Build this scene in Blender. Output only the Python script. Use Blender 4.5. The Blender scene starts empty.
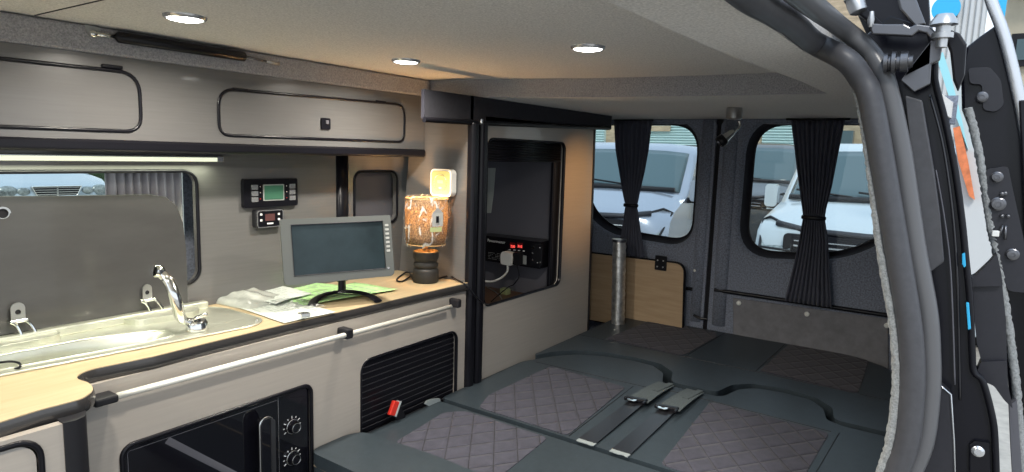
import bpy, bmesh, math, random
from mathutils import Vector, Matrix
from mathutils.geometry import tessellate_polygon
random.seed(7)
col = bpy.context.scene.collection
PI = math.pi
# ------------------------------------------------------------------ camera
FOC = 640.0
CAM = Vector((0, 0, 1.15))
Xc = Vector((445, -70, FOC)).normalized()
Dn = Vector((-150, 4905, FOC)).normalized()
Dn = (Dn - Dn.dot(Xc) * Xc).normalized()
Zc = -Dn
Yc = Dn.cross(Xc).normalized()
if Yc[0] > 0: Yc = -Yc
def ray(u, v):
    d = Vector((u - 512, v - 236, FOC))
    return Vector((Xc.dot(d), Yc.dot(d), Zc.dot(d)))
def PX(u, v, x): r = ray(u, v); return CAM + r * (x / r.x)
def PY(u, v, y): r = ray(u, v); return CAM + r * (y / r.y)
def PZ(u, v, z): r = ray(u, v); return CAM + r * ((z - CAM.z) / r.z)
def wally(z): return 1.555
def PW(u, v, off=0.0):          # point on the leaning kitchen side wall
    r = ray(u, v)
    # y = 1.5+off + (1.15-z)*.29  with z = 1.15 + t r.z
    t = (1.555 + off) / r.y
    return CAM + r * t
# ------------------------------------------------------------------ materials
M = {}
def mat(name, rgb, rough=0.5, metal=0.0, spec=0.5, noise=0.0, nscale=50, bump=0.0, bscale=None, stretch=None, emit=None, estr=0, coat=0, trans=0, alpha=1, sheen=0, rgb2=None, ior=1.45):
    m = bpy.data.materials.new(name); m.use_nodes = True
    nt = m.node_tree; b = nt.nodes['Principled BSDF']
    b.inputs['Base Color'].default_value = (*rgb, 1)
    b.inputs['Roughness'].default_value = rough
    b.inputs['Metallic'].default_value = metal
    b.inputs['Specular IOR Level'].default_value = spec
    b.inputs['IOR'].default_value = ior
    b.inputs['Coat Weight'].default_value = coat
    b.inputs['Coat Roughness'].default_value = 0.05
    b.inputs['Transmission Weight'].default_value = trans
    b.inputs['Alpha'].default_value = alpha
    b.inputs['Sheen Weight'].default_value = sheen
    if emit: b.inputs['Emission Color'].default_value = (*emit, 1); b.inputs['Emission Strength'].default_value = estr
    if noise or bump:
        tc = nt.nodes.new('ShaderNodeTexCoord'); mp = nt.nodes.new('ShaderNodeMapping')
        nt.links.new(tc.outputs['Object'], mp.inputs['Vector'])
        if stretch: mp.inputs['Scale'].default_value = stretch
        no = nt.nodes.new('ShaderNodeTexNoise'); no.inputs['Scale'].default_value = nscale
        no.inputs['Detail'].default_value = 5; no.inputs['Roughness'].default_value = 0.65
        nt.links.new(mp.outputs['Vector'], no.inputs['Vector'])
        if noise:
            cr = nt.nodes.new('ShaderNodeMapRange'); cr.inputs['From Min'].default_value = 0.3; cr.inputs['From Max'].default_value = 0.7
            nt.links.new(no.outputs['Fac'], cr.inputs['Value'])
            mx = nt.nodes.new('ShaderNodeMix'); mx.data_type = 'RGBA'
            c2 = rgb2 if rgb2 else tuple(max(0, c * (1 - noise)) for c in rgb)
            c1 = rgb if rgb2 else tuple(min(1, c * (1 + noise)) for c in rgb)
            mx.inputs[6].default_value = (*c2, 1); mx.inputs[7].default_value = (*c1, 1)
            nt.links.new(cr.outputs[0], mx.inputs[0]); nt.links.new(mx.outputs[2], b.inputs['Base Color'])
        if bump:
            n2 = no
            if bscale:
                n2 = nt.nodes.new('ShaderNodeTexNoise'); n2.inputs['Scale'].default_value = bscale; n2.inputs['Detail'].default_value = 4
                nt.links.new(mp.outputs['Vector'], n2.inputs['Vector'])
            bp = nt.nodes.new('ShaderNodeBump'); bp.inputs['Strength'].default_value = bump; bp.inputs['Distance'].default_value = 0.002
            nt.links.new(n2.outputs['Fac'], bp.inputs['Height']); nt.links.new(bp.outputs['Normal'], b.inputs['Normal'])
    M[name] = m
    return m
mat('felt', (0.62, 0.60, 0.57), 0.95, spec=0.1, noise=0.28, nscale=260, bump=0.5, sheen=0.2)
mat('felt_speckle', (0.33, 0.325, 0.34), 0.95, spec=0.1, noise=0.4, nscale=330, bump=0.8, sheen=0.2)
mat('carpet', (0.20, 0.222, 0.275), 0.95, spec=0.1, noise=0.45, nscale=170, bump=0.8, sheen=0.15)
mat('carpet_fringe', (0.27, 0.28, 0.28), 0.95, spec=0.1, noise=0.4, nscale=300, bump=0.8, sheen=0.3)
mat('suede_panel', (0.20, 0.20, 0.215), 0.85, spec=0.2, noise=0.16, nscale=22)
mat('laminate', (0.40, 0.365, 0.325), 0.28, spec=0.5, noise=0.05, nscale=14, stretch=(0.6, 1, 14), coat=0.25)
mat('laminate_shaded', (0.135, 0.132, 0.130), 0.24, spec=0.5, noise=0.06, nscale=14, stretch=(0.6, 1, 14), coat=0.3)  # copy of laminate, darkened for the weaker light on lockers and wall
mat('oak', (0.50, 0.40, 0.25), 0.42, noise=0.3, nscale=9, stretch=(0.6, 9, 9), rgb2=(0.41, 0.31, 0.18), coat=0.1)
mat('oak_board', (0.47, 0.34, 0.21), 0.5, noise=0.3, nscale=7, stretch=(1, 0.9, 11), rgb2=(0.38, 0.26, 0.15))
mat('walnut', (0.16, 0.085, 0.045), 0.4, noise=0.3, nscale=9, stretch=(9, 1, 9))
mat('black', (0.007, 0.007, 0.010), 0.28, spec=.3)
mat('black_matte', (0.010, 0.010, 0.013), 0.7, spec=.25)
mat('black_gloss', (0.006, 0.006, 0.009), 0.06, coat=0.6)
mat('black_paint', (0.006, 0.006, 0.010), 0.22, spec=.35)
mat('rubber', (0.016, 0.016, 0.019), 0.5, spec=.3)
mat('seal_grey', (0.058, 0.058, 0.064), 0.42, noise=0.12, nscale=80)
mat('trim_grey', (0.10, 0.10, 0.115), 0.5)
mat('edge_band', (0.035, 0.033, 0.033), 0.22, coat=.5)
mat('seal_pale', (0.105, 0.105, 0.11), 0.30)
mat('inner_grey', (0.15, 0.15, 0.175), 0.5)
mat('trim_plastic', (0.020, 0.020, 0.026), 0.42, noise=0.1, nscale=120)
mat('leather', (0.034, 0.046, 0.056), 0.42, noise=0.12, nscale=60, bump=0.12, bscale=500)
mat('velour', (0.020, 0.020, 0.028), 0.85, spec=0.2, sheen=0.1, noise=0.2, nscale=90)
mat('chrome', (0.78, 0.78, 0.76), 0.12, metal=1)
mat('steel', (0.62, 0.63, 0.54), 0.36, metal=.8, noise=0.05, nscale=40)
mat('brushed', (0.5, 0.5, 0.5), 0.33, metal=1)
mat('dark_steel', (0.16, 0.16, 0.17), 0.3, metal=0.9)
mat('alu_rail', (0.80, 0.79, 0.72), 0.35, metal=0.35)
mat('silver_trim', (0.62, 0.63, 0.65), 0.25, metal=0.8)
mat('white_plastic', (0.8, 0.8, 0.76), 0.4)
mat('cream_plastic', (0.34, 0.39, 0.19), 0.4)
mat('grey_plastic', (0.33, 0.34, 0.33), 0.42)
mat('tv_grey', (0.085, 0.092, 0.09), 0.4)
mat('screen', (0.016, 0.026, 0.031), 0.2, spec=.3, noise=0.25, nscale=9)
mat('lid_glass', (0.060, 0.059, 0.058), 0.22, noise=0.10, nscale=7, stretch=(1, 1, 3), coat=0.4)
mat('lcd_green', (0.04, 0.11, 0.07), 0.3, emit=(0.08, 0.25, 0.15), estr=0.12)
mat('lcd_red', (0.10, 0.045, 0.045), 0.3)
mat('red_led', (0.9, 0.03, 0.03), 0.4, emit=(1.0, 0.10, 0.08), estr=1.0)
mat('red', (0.75, 0.04, 0.025), 0.35)
mat('dark_red', (0.16, 0.01, 0.012), 0.3)
mat('red_paint', (0.55, 0.02, 0.02), 0.3)
mat('curtain', (0.075, 0.079, 0.105), 0.85, spec=0.2, sheen=0.1)
mat('curtain_grey', (0.70, 0.68, 0.70), 0.8, sheen=0.1)
mat('webbing', (0.10, 0.12, 0.125), 0.6, noise=0.3, nscale=60, stretch=(1, 12, 1))
mat('webbing_black', (0.014, 0.014, 0.017), 0.30, noise=0.3, nscale=60, stretch=(1, 12, 1))
mat('foil', (0.62, 0.61, 0.58), 0.32, metal=0.85, noise=0.4, nscale=40, bump=1.0, bscale=60)
mat('paper', (0.56, 0.60, 0.56), 0.7)
mat('paper_ink', (0.34, 0.38, 0.34), 0.8)
mat('paper_green', (0.42, 0.68, 0.30), 0.7, noise=0.25, nscale=45)
mat('led', (1, 1, 0.9), 0.4, emit=(0.80, 0.86, 0.60), estr=.5)
mat('downlight', (1, 1, 1), 0.4, emit=(1.0, 1.0, 0.93), estr=9)
mat('lamp_base', (0.022, 0.021, 0.020), 0.55, noise=0.3, nscale=30, stretch=(1, 1, 6))
mat('lamp_wood', (0.55, 0.33, 0.13), 0.5)
mat('white_ink', (0.85, 0.85, 0.85), 0.5)
mat('car_silver', (0.36, 0.42, 0.46), 0.22, metal=0.35, coat=1)
mat('car_white', (0.42, 0.47, 0.50), 0.22, coat=1)
mat('car_blue', (0.26, 0.29, 0.35), 0.22, metal=0.3, coat=1)
mat('car_dark', (0.05, 0.055, 0.06), 0.3, coat=1)
mat('car_glass', (0.07, 0.11, 0.125), 0.12, spec=.35)
mat('car_lamp', (0.42, 0.46, 0.45), 0.15, metal=0.3, noise=0.8, nscale=9, rgb2=(.04,.05,.05))
mat('tyre', (0.02, 0.02, 0.02), 0.8)
mat('concrete', (0.40, 0.37, 0.32), 0.9, noise=0.18, nscale=12)
mat('brick', (0.40, 0.32, 0.22), 0.9, noise=0.3, nscale=3, stretch=(1, 1, 5))
mat('shutter', (0.52, 0.66, 0.66), 0.5)
mat('wall_white', (0.52, 0.53, 0.53), 0.8)
mat('wall_beige', (0.52, 0.47, 0.36), 0.9, noise=0.1, nscale=3)
mat('cyan', (0.03, 0.40, 0.70), 0.5)
mat('pale_cyan', (0.30, 0.62, 0.68), 0.4)
mat('orange', (0.62, 0.18, 0.07), 0.6, noise=0.3, nscale=15)
mat('dark_metal', (0.05, 0.05, 0.05), 0.5)
mat('hedge', (0.03, 0.055, 0.02), 0.9, noise=0.6, nscale=12)
mat('tag', (0.30, 0.34, 0.35), 0.6)
mat('stitch', (0.30, 0.25, 0.18), 0.8)
mat('van_floor', (0.06, 0.06, 0.06), 0.7)
def glassy(name, tint, gloss=0.08):
    m = bpy.data.materials.new(name); m.use_nodes = True; nt = m.node_tree
    for n in list(nt.nodes): nt.nodes.remove(n)
    o = nt.nodes.new('ShaderNodeOutputMaterial'); t = nt.nodes.new('ShaderNodeBsdfTransparent'); g = nt.nodes.new('ShaderNodeBsdfGlossy')
    t.inputs[0].default_value = (*tint, 1); g.inputs['Roughness'].default_value = 0.03
    fr = nt.nodes.new('ShaderNodeFresnel'); fr.inputs[0].default_value = 1.35
    mx = nt.nodes.new('ShaderNodeMixShader'); nt.links.new(fr.outputs[0], mx.inputs[0])
    nt.links.new(t.outputs[0], mx.inputs[1]); nt.links.new(g.outputs[0], mx.inputs[2]); nt.links.new(mx.outputs[0], o.inputs[0])
    M[name] = m
glassy('glass', (0.90, 0.94, 0.93)); glassy('tint_glass', (0.88, 0.92, 0.90))
def plastic_wrap():
    m = bpy.data.materials.new('wrap'); m.use_nodes = True; nt = m.node_tree
    for n in list(nt.nodes): nt.nodes.remove(n)
    o = nt.nodes.new('ShaderNodeOutputMaterial'); t = nt.nodes.new('ShaderNodeBsdfTransparent'); g = nt.nodes.new('ShaderNodeBsdfPrincipled')
    g.inputs['Base Color'].default_value = (0.85, 0.87, 0.85, 1); g.inputs['Roughness'].default_value = 0.15
    tc = nt.nodes.new('ShaderNodeTexCoord'); no = nt.nodes.new('ShaderNodeTexNoise'); no.inputs['Scale'].default_value = 34; no.inputs['Detail'].default_value = 5; no.inputs['Distortion'].default_value = 1.5
    mp = nt.nodes.new('ShaderNodeMapping'); mp.inputs['Scale'].default_value = (1.2, 1.2, .5)
    nt.links.new(tc.outputs['Object'], mp.inputs[0]); nt.links.new(mp.outputs[0], no.inputs['Vector'])
    rp = nt.nodes.new('ShaderNodeValToRGB'); e = rp.color_ramp.elements
    e[0].position = 0.56; e[0].color = (0.03, 0.03, 0.03, 1); e[1].position = 0.66; e[1].color = (0.6, 0.6, 0.6, 1)
    nt.links.new(no.outputs['Fac'], rp.inputs[0])
    bp = nt.nodes.new('ShaderNodeBump'); bp.inputs['Strength'].default_value = 1.0; bp.inputs['Distance'].default_value = 0.004
    nt.links.new(no.outputs['Fac'], bp.inputs['Height']); nt.links.new(bp.outputs[0], g.inputs['Normal'])
    mx = nt.nodes.new('ShaderNodeMixShader'); nt.links.new(rp.outputs[0], mx.inputs[0])
    nt.links.new(t.outputs[0], mx.inputs[1]); nt.links.new(g.outputs[0], mx.inputs[2]); nt.links.new(mx.outputs[0], o.inputs[0])
    M['wrap'] = m
plastic_wrap()
def shade_mat():
    m = bpy.data.materials.new('lampshade'); m.use_nodes = True; nt = m.node_tree
    for n in list(nt.nodes): nt.nodes.remove(n)
    o = nt.nodes.new('ShaderNodeOutputMaterial'); d = nt.nodes.new('ShaderNodeBsdfDiffuse'); t = nt.nodes.new('ShaderNodeBsdfTranslucent')
    tc = nt.nodes.new('ShaderNodeTexCoord'); no = nt.nodes.new('ShaderNodeTexNoise'); no.inputs['Scale'].default_value = 420; no.inputs['Detail'].default_value = 3
    mp = nt.nodes.new('ShaderNodeMapping'); mp.inputs['Scale'].default_value = (1, 1, .5)
    nt.links.new(tc.outputs['Object'], mp.inputs[0]); nt.links.new(mp.outputs[0], no.inputs['Vector'])
    rp = nt.nodes.new('ShaderNodeValToRGB'); e = rp.color_ramp.elements
    e[0].position = 0.38; e[0].color = (0.16, 0.12, 0.08, 1); e[1].position = 0.66; e[1].color = (0.46, 0.36, 0.22, 1)
    nt.links.new(no.outputs['Fac'], rp.inputs[0])
    nt.links.new(rp.outputs[0], d.inputs[0]); nt.links.new(rp.outputs[0], t.inputs[0])
    mx = nt.nodes.new('ShaderNodeMixShader'); mx.inputs[0].default_value = 0.6
    nt.links.new(d.outputs[0], mx.inputs[1]); nt.links.new(t.outputs[0], mx.inputs[2]); nt.links.new(mx.outputs[0], o.inputs[0])
    M['lampshade'] = m
shade_mat()
def quilt_mat():
    # suede with stitched diamonds, in object x/y
    m = mat('quilt', (0.056, 0.056, 0.076), 0.85, spec=0.2, sheen=0.12, noise=0.22, nscale=45)
    nt = m.node_tree; b = nt.nodes['Principled BSDF']; base_l = b.inputs['Base Color'].links[0].from_socket
    tc = nt.nodes.new('ShaderNodeTexCoord'); sp = nt.nodes.new('ShaderNodeSeparateXYZ'); nt.links.new(tc.outputs['Object'], sp.inputs[0])
    def mth(op, a, bb=None):
        n = nt.nodes.new('ShaderNodeMath'); n.operation = op
        for i, q in enumerate((a, bb)):
            if q is None: continue
            if isinstance(q, (int, float)): n.inputs[i].default_value = q
            else: nt.links.new(q, n.inputs[i])
        return n.outputs[0]
    x = mth('MULTIPLY', sp.outputs[0], 1 / 0.105); y = mth('MULTIPLY', sp.outputs[1], 1 / 0.075)
    outs = []
    for s in (mth('ADD', x, y), mth('SUBTRACT', x, y)):
        f = mth('FRACT', mth('ADD', s, 100.0)); outs.append(mth('ABSOLUTE', mth('SUBTRACT', f, 0.5)))
    a = mth('MINIMUM', mth('SUBTRACT', 0.5, outs[0]), mth('SUBTRACT', 0.5, outs[1]))
    mr = nt.nodes.new('ShaderNodeMapRange'); mr.inputs['From Max'].default_value = 0.16; nt.links.new(a, mr.inputs['Value'])
    pw = mth('POWER', mr.outputs[0], 0.5)
    st = mth('LESS_THAN', a, 0.022); mm = nt.nodes.new('ShaderNodeMix'); mm.data_type = 'RGBA'; mm.blend_type = 'MULTIPLY'; mm.name = 'stitch'
    nt.links.new(st, mm.inputs[0]); nt.links.new(base_l, mm.inputs[6]); mm.inputs[7].default_value = (.45, .45, .45, 1); nt.links.new(mm.outputs[2], b.inputs['Base Color'])
    bp = nt.nodes.new('ShaderNodeBump'); bp.inputs['Strength'].default_value = 1.0; bp.inputs['Distance'].default_value = 0.0045
    nt.links.new(pw, bp.inputs['Height']); nt.links.new(bp.outputs[0], b.inputs['Normal'])
quilt_mat()
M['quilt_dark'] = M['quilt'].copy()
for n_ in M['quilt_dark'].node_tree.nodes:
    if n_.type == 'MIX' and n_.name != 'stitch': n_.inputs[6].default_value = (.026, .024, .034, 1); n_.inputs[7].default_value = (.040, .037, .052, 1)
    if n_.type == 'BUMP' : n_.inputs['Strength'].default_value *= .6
# ------------------------------------------------------------------ helpers
def thing(name, label, cat, loc=(0, 0, 0), group=None, kind=None):
    o = bpy.data.objects.new(name, None); col.objects.link(o); o.location = loc
    o.empty_display_size = 0.05
    if label: o['label'] = label
    if cat: o['category'] = cat
    if group: o['group'] = group
    if kind: o['kind'] = kind
    return o
def tag(o, label=None, cat=None, group=None, kind=None):
    if label: o['label'] = label
    if cat: o['category'] = cat
    if group: o['group'] = group
    if kind: o['kind'] = kind
    return o
def rootof(o):
    v = Vector(o.location)
    while o.parent: o = o.parent; v += Vector(o.location)
    return v
def obj(name, bm, m, parent=None, smooth=False, bevel=0, bseg=2, label=None, solid=0, subsurf=0):
    bmesh.ops.recalc_face_normals(bm, faces=bm.faces)
    me = bpy.data.meshes.new(name); bm.to_mesh(me); bm.free()
    mats = m if isinstance(m, (list, tuple)) else [m]
    for q in mats: me.materials.append(M[q])
    for p in me.polygons: p.use_smooth = bool(smooth)
    o = bpy.data.objects.new(name, me); col.objects.link(o)
    if parent:
        o.parent = parent
        o.matrix_parent_inverse = Matrix.Translation(-wl(parent))
    if smooth and smooth != True:
        md = o.modifiers.new('e', 'EDGE_SPLIT'); md.split_angle = math.radians(smooth)
    if solid:
        md = o.modifiers.new('s', 'SOLIDIFY'); md.thickness = solid; md.offset = 0
    if bevel:
        md = o.modifiers.new('b', 'BEVEL'); md.width = bevel; md.segments = bseg; md.limit_method = 'ANGLE'; md.angle_limit = math.radians(40); md.harden_normals = False
    if subsurf:
        md = o.modifiers.new('ss', 'SUBSURF'); md.levels = subsurf; md.render_levels = subsurf
    if label: o['label'] = label
    return o
def wl(o):      # world location of an Empty or of a mesh whose verts are in world space (identity)
    return Vector(o.location) if o.type == 'EMPTY' else Vector((0, 0, 0))
def nb(): return bmesh.new()
def box(bm, x0, x1, y0, y1, z0, z1):
    vs = [bm.verts.new((x, y, z)) for x in (x0, x1) for y in (y0, y1) for z in (z0, z1)]
    for f in ((0, 1, 3, 2), (4, 6, 7, 5), (0, 4, 5, 1), (2, 3, 7, 6), (0, 2, 6, 4), (1, 5, 7, 3)): bm.faces.new([vs[i] for i in f])
    return bm
def obox(bm, c, ax, ay, az):     # centre + three half-axis vectors
    c = Vector(c)
    vs = [bm.verts.new(c + a * ax + b * ay + d * az) for a in (-1, 1) for b in (-1, 1) for d in (-1, 1)]
    for f in ((0, 1, 3, 2), (4, 6, 7, 5), (0, 4, 5, 1), (2, 3, 7, 6), (0, 2, 6, 4), (1, 5, 7, 3)): bm.faces.new([vs[i] for i in f])
    return bm
def prism(bm, pts, vec):
    vec = Vector(vec)
    a = [bm.verts.new(p) for p in pts]; b = [bm.verts.new(Vector(p) + vec) for p in pts]
    n = len(pts); tri = tessellate_polygon([[Vector(p) for p in pts]])
    for t in tri:
        try: bm.faces.new([a[i] for i in t]); bm.faces.new([b[i] for i in reversed(t)])
        except ValueError: pass
    for i in range(n): bm.faces.new((a[i], a[(i + 1) % n], b[(i + 1) % n], b[i]))
    return bm
def plate(bm, outer, holes, f, vec):
    """outer, holes: 2-D loops; f maps (a,b) to 3-D; vec thickness"""
    vec = Vector(vec)
    loops = [outer] + holes
    L3 = [[Vector((p[0], p[1], 0)) for p in l] for l in loops]
    flat = [p for l in loops for p in l]
    tri = tessellate_polygon(L3)
    A = [bm.verts.new(f(*p)) for p in flat]; B = [bm.verts.new(Vector(f(*p)) + vec) for p in flat]
    for t in tri:
        try: bm.faces.new([A[i] for i in t]); bm.faces.new([B[i] for i in reversed(t)])
        except ValueError: pass
    k = 0
    for l in loops:
        n = len(l)
        for i in range(n):
            j = (i + 1) % n
            try: bm.faces.new((A[k + i], A[k + j], B[k + j], B[k + i]))
            except ValueError: pass
        k += n
    return bm
def rrect(x0, x1, y0, y1, r, seg=6):
    r = r if isinstance(r, (list, tuple)) else [r] * 4     # order: (x1,y1),(x0,y1),(x0,y0),(x1,y0)
    pts = []
    for k, (cx, cy, sx, sy) in enumerate(((x1, y1, -1, -1), (x0, y1, 1, -1), (x0, y0, 1, 1), (x1, y0, -1, 1))):
        rr = r[k]
        for i in range(seg + 1):
            a = math.radians(90 * k + 90 * i / seg)
            pts.append((cx + sx * rr + rr * math.cos(a), cy + sy * rr + rr * math.sin(a)))
    return pts
def roundpoly(pts, r, seg=5):
    out = []; n = len(pts)
    for i in range(n):
        p = Vector(pts[i][:2]); a = Vector(pts[i - 1][:2]); b = Vector(pts[(i + 1) % n][:2])
        rr = r[i] if isinstance(r, (list, tuple)) else r
        if rr <= 0: out.append(tuple(p)); continue
        da = (a - p); db = (b - p); d = min(rr, da.length * .49, db.length * .49)
        p0 = p + da.normalized() * d; p1 = p + db.normalized() * d
        for k in range(seg + 1):
            t = k / seg; q = (1 - t) ** 2 * p0 + 2 * t * (1 - t) * p + t * t * p1; out.append((q.x, q.y))
    return out
def smooth_path(pts, n=6):
    P = [Vector(p) for p in pts]; out = []
    for i in range(len(P) - 1):
        p0 = P[max(i - 1, 0)]; p1 = P[i]; p2 = P[i + 1]; p3 = P[min(i + 2, len(P) - 1)]
        for k in range(n):
            t = k / n
            out.append(0.5 * ((2 * p1) + (p2 - p0) * t + (2 * p0 - 5 * p1 + 4 * p2 - p3) * t * t + (3 * p1 - p0 - 3 * p2 + p3) * t ** 3))
    out.append(P[-1]); return out
def tube(bm, pts, r, seg=10, closed=False, flat=None, cap=True, up=None):
    """flat=(a,b) semi-axes: a along side, b along up"""
    P = [Vector(p) for p in pts]; n = len(P); rings = []
    prev = None
    for i in range(n):
        if closed: t = (P[(i + 1) % n] - P[i - 1])
        else: t = P[min(i + 1, n - 1)] - P[max(i - 1, 0)]
        t.normalize()
        if up is not None: s = t.cross(Vector(up)).normalized(); w = s.cross(t).normalized()
        else:
            if prev is None: prev = Vector((0, 0, 1)) if abs(t.z) < .9 else Vector((0, 1, 0))
            w = (prev - prev.dot(t) * t).normalized(); s = t.cross(w); prev = w
        rr = r[i] if isinstance(r, (list, tuple)) else r
        ra, rb = (flat if flat else (rr, rr))
        rings.append([bm.verts.new(P[i] + s * ra * math.cos(2 * PI * k / seg) + w * rb * math.sin(2 * PI * k / seg)) for k in range(seg)])
    m = n if closed else n - 1
    for i in range(m):
        a = rings[i]; b = rings[(i + 1) % n]
        for k in range(seg): bm.faces.new((a[k], a[(k + 1) % seg], b[(k + 1) % seg], b[k]))
    if cap and not closed: bm.faces.new(rings[0]); bm.faces.new(list(reversed(rings[-1])))
    return bm
def lathe(bm, prof, c, axis=(0, 0, 1), seg=28, cap=True):
    c = Vector(c); ax = Vector(axis).normalized()
    u = ax.orthogonal().normalized(); w = ax.cross(u)
    rings = [[bm.verts.new(c + ax * h + (u * math.cos(2 * PI * k / seg) + w * math.sin(2 * PI * k / seg)) * max(r, 1e-4)) for k in range(seg)] for r, h in prof]
    for a, b in zip(rings, rings[1:]):
        for k in range(seg): bm.faces.new((a[k], a[(k + 1) % seg], b[(k + 1) % seg], b[k]))
    if cap: bm.faces.new(rings[0]); bm.faces.new(list(reversed(rings[-1])))
    return bm
def cyl(bm, p0, p1, r, seg=20):
    p0 = Vector(p0); d = Vector(p1) - p0
    return lathe(bm, [(r, 0), (r, d.length)], p0, d, seg)
def ring(name, loop, f, r, m, parent, flat=None, up=None, label=None):
    bm = nb(); tube(bm, [f(*p) for p in loop], r, 8, closed=True, flat=flat, up=up)
    return obj(name, bm, m, parent, smooth=True, label=label)
def text(name, s, m, parent, loc, xdir, ydir, size, extrude=0.0004):
    """letters turned to a mesh"""
    cu = bpy.data.curves.new(name, 'FONT'); cu.body = s; cu.size = size; cu.extrude = extrude; cu.align_x = 'LEFT'
    t = bpy.data.objects.new(name, cu); col.objects.link(t)
    bpy.context.view_layer.update()
    me = bpy.data.meshes.new_from_object(t); col.objects.unlink(t); bpy.data.objects.remove(t)
    X_ = Vector(xdir).normalized(); Y_ = Vector(ydir).normalized(); Z_ = X_.cross(Y_)
    Mx = Matrix((X_, Y_, Z_)).transposed().to_4x4(); Mx.translation = Vector(loc)
    me.transform(Mx); me.materials.clear(); me.materials.append(M[m])
    o = bpy.data.objects.new(name, me); col.objects.link(o)
    if parent: o.parent = parent; o.matrix_parent_inverse = Matrix.Translation(-wl(parent))
    return o
fY = lambda y: (lambda a, b: (a, y, b))        # (x,z) on plane y
fX = lambda x: (lambda a, b: (x, a, b))        # (y,z)
fZ = lambda z: (lambda a, b: (a, b, z))        # (x,y)
def xz(p): return (p.x, p.z)
def yz(p): return (p.y, p.z)
def xy(p): return (p.x, p.y)
ZC, ZR = 1.376, 1.32          # raised ceiling, lower ceiling ring

# ================================================================== SETTING
def struct(name, bm, m, parent=None, **k):
    o = obj(name, bm, m, parent, **k); o['kind'] = 'structure'; return o
# ceiling: raised middle and the lower felt ring round it
rear_edge = [(1.605, 1.455), (1.66, 1.17), (1.735, 0.90), (1.775, 0.60), (1.79, 0.285)]
diag = [(1.50, 0.293), (1.25, 0.315), (1.0, 0.332), (0.7, 0.337), (-1.1, 0.34)]
opening = [(-1.1, 1.455)] + [rear_edge[0]] + rear_edge[1:] + diag
bm = nb(); box(bm, -1.5, 1.95, 0.22, 1.52, ZC, ZC + 0.012); struct('ceiling', bm, 'felt')
bm = nb(); outer = [(-1.5, 1.53), (2.86, 1.53), (2.86, 0.03), (1.75, 0.12), (1.25, 0.195), (1.1, 0.215), (-1.5, 0.215)]
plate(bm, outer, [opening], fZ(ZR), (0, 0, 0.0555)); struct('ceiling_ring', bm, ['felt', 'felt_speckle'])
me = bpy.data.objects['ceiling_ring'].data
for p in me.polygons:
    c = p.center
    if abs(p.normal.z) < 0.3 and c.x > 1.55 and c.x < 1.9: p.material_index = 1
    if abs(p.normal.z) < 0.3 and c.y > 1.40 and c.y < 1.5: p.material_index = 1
# roof skin over everything
bm = nb(); box(bm, -1.5, 2.95, 0.21, 1.66, 1.40, 1.415); struct('roof', bm, 'black_paint')
# felt strip above the lockers, whole length
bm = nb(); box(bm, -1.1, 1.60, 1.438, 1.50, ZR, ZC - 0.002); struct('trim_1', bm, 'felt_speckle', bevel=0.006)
bm = nb(); tube(bm, [(0.505, 1.435, ZC), (0.508, 0.95, ZC), (0.512, 0.5, ZC)], 0.0016, 6); struct('trim_2', bm, 'rubber')
# kitchen side wall with window hole (leaning plane)
def fW(a, b): return (a, wally(b), b)
WT = [xz(PW(-60, 170.5, .0)), ]
wx1 = PW(193, 171).x; wz1 = PW(150, 171).z
hole = rrect(-0.10, wx1 + 0.008, 0.80, wz1, 0.035)
niche = rrect(PW(354, 190).x, PW(397, 190).x, 0.905, PW(375, 171.5).z, 0.03)
bm = nb(); plate(bm, [(-1.3, 0.3), (1.80, 0.3), (1.80, 1.33), (-1.3, 1.33)], [hole, niche], fW, (0, 0.02, 0)); struct('wall_left', bm, 'laminate_shaded')
# van body side behind it
bm = nb()
plate(bm, [(-1.5, -0.1), (2.95, -0.1), (2.95, 1.40), (-1.5, 1.40)], [rrect(-0.12, wx1 + 0.04, 0.78, 1.12, 0.05)], lambda a, b: (a, wally(b) + 0.13, b), (0, 0.02, 0))
struct('wall_left_outer', bm, 'carpet')
# window glass and frame
wn = thing('window_1', None, None, (0.4, 1.6, 0.8), kind='structure')
ring('window_frame', rrect(-0.10, wx1 + 0.008, 0.80, wz1, 0.035), lambda a, b: (a, wally(b) - 0.001, b), 0.0045, 'black', wn)
bm = nb(); plate(bm, rrect(-0.12, wx1 + 0.04, 0.78, 1.12, 0.05), [], lambda a, b: (a, wally(b) + 0.125, b), (0, 0.004, 0)); obj('window_pane', bm, 'tint_glass', wn)
# floor & outside ground
bm = nb(); box(bm, -1.5, 2.9, 0.0, 1.75, -0.03, 0.0); struct('floor', bm, 'van_floor')
bm = nb(); box(bm, -40, 60, -40, 60, -0.56, -0.50); struct('ground', bm, 'concrete')
# right side: body side behind the door opening, leaning in towards the roof
def tum(z): return -0.010 + 0.10 * max(0, (z - 0.93) / 0.31) ** 1.35     # inner line of the side against height
def side_sheet(x0, x1, off, thick, z0=-0.1, z1=1.39, n=16):
    b = nb(); zs = [z0 + (z1 - z0) * i / n for i in range(n + 1)]
    for (o0) in (0,):
        A = [[b.verts.new((x, tum(z) + off + d, z)) for z in zs] for x in (x0, x1) for d in (0, thick)]
    for i in range(n):
        b.faces.new((A[0][i], A[0][i + 1], A[2][i + 1], A[2][i])); b.faces.new((A[1][i], A[3][i], A[3][i + 1], A[1][i + 1]))
        b.faces.new((A[0][i], A[1][i], A[1][i + 1], A[0][i + 1])); b.faces.new((A[2][i], A[2][i + 1], A[3][i + 1], A[3][i]))
    b.faces.new((A[0][0], A[2][0], A[3][0], A[1][0])); b.faces.new((A[0][n], A[1][n], A[3][n], A[2][n]))
    return b
struct('wall_right', side_sheet(1.24, 2.86, 0.03, 0.02, 0.0, 1.315), 'carpet', smooth=40)
# van front end (behind the camera): closed cab bulkhead side with big windscreen gap left open

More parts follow.
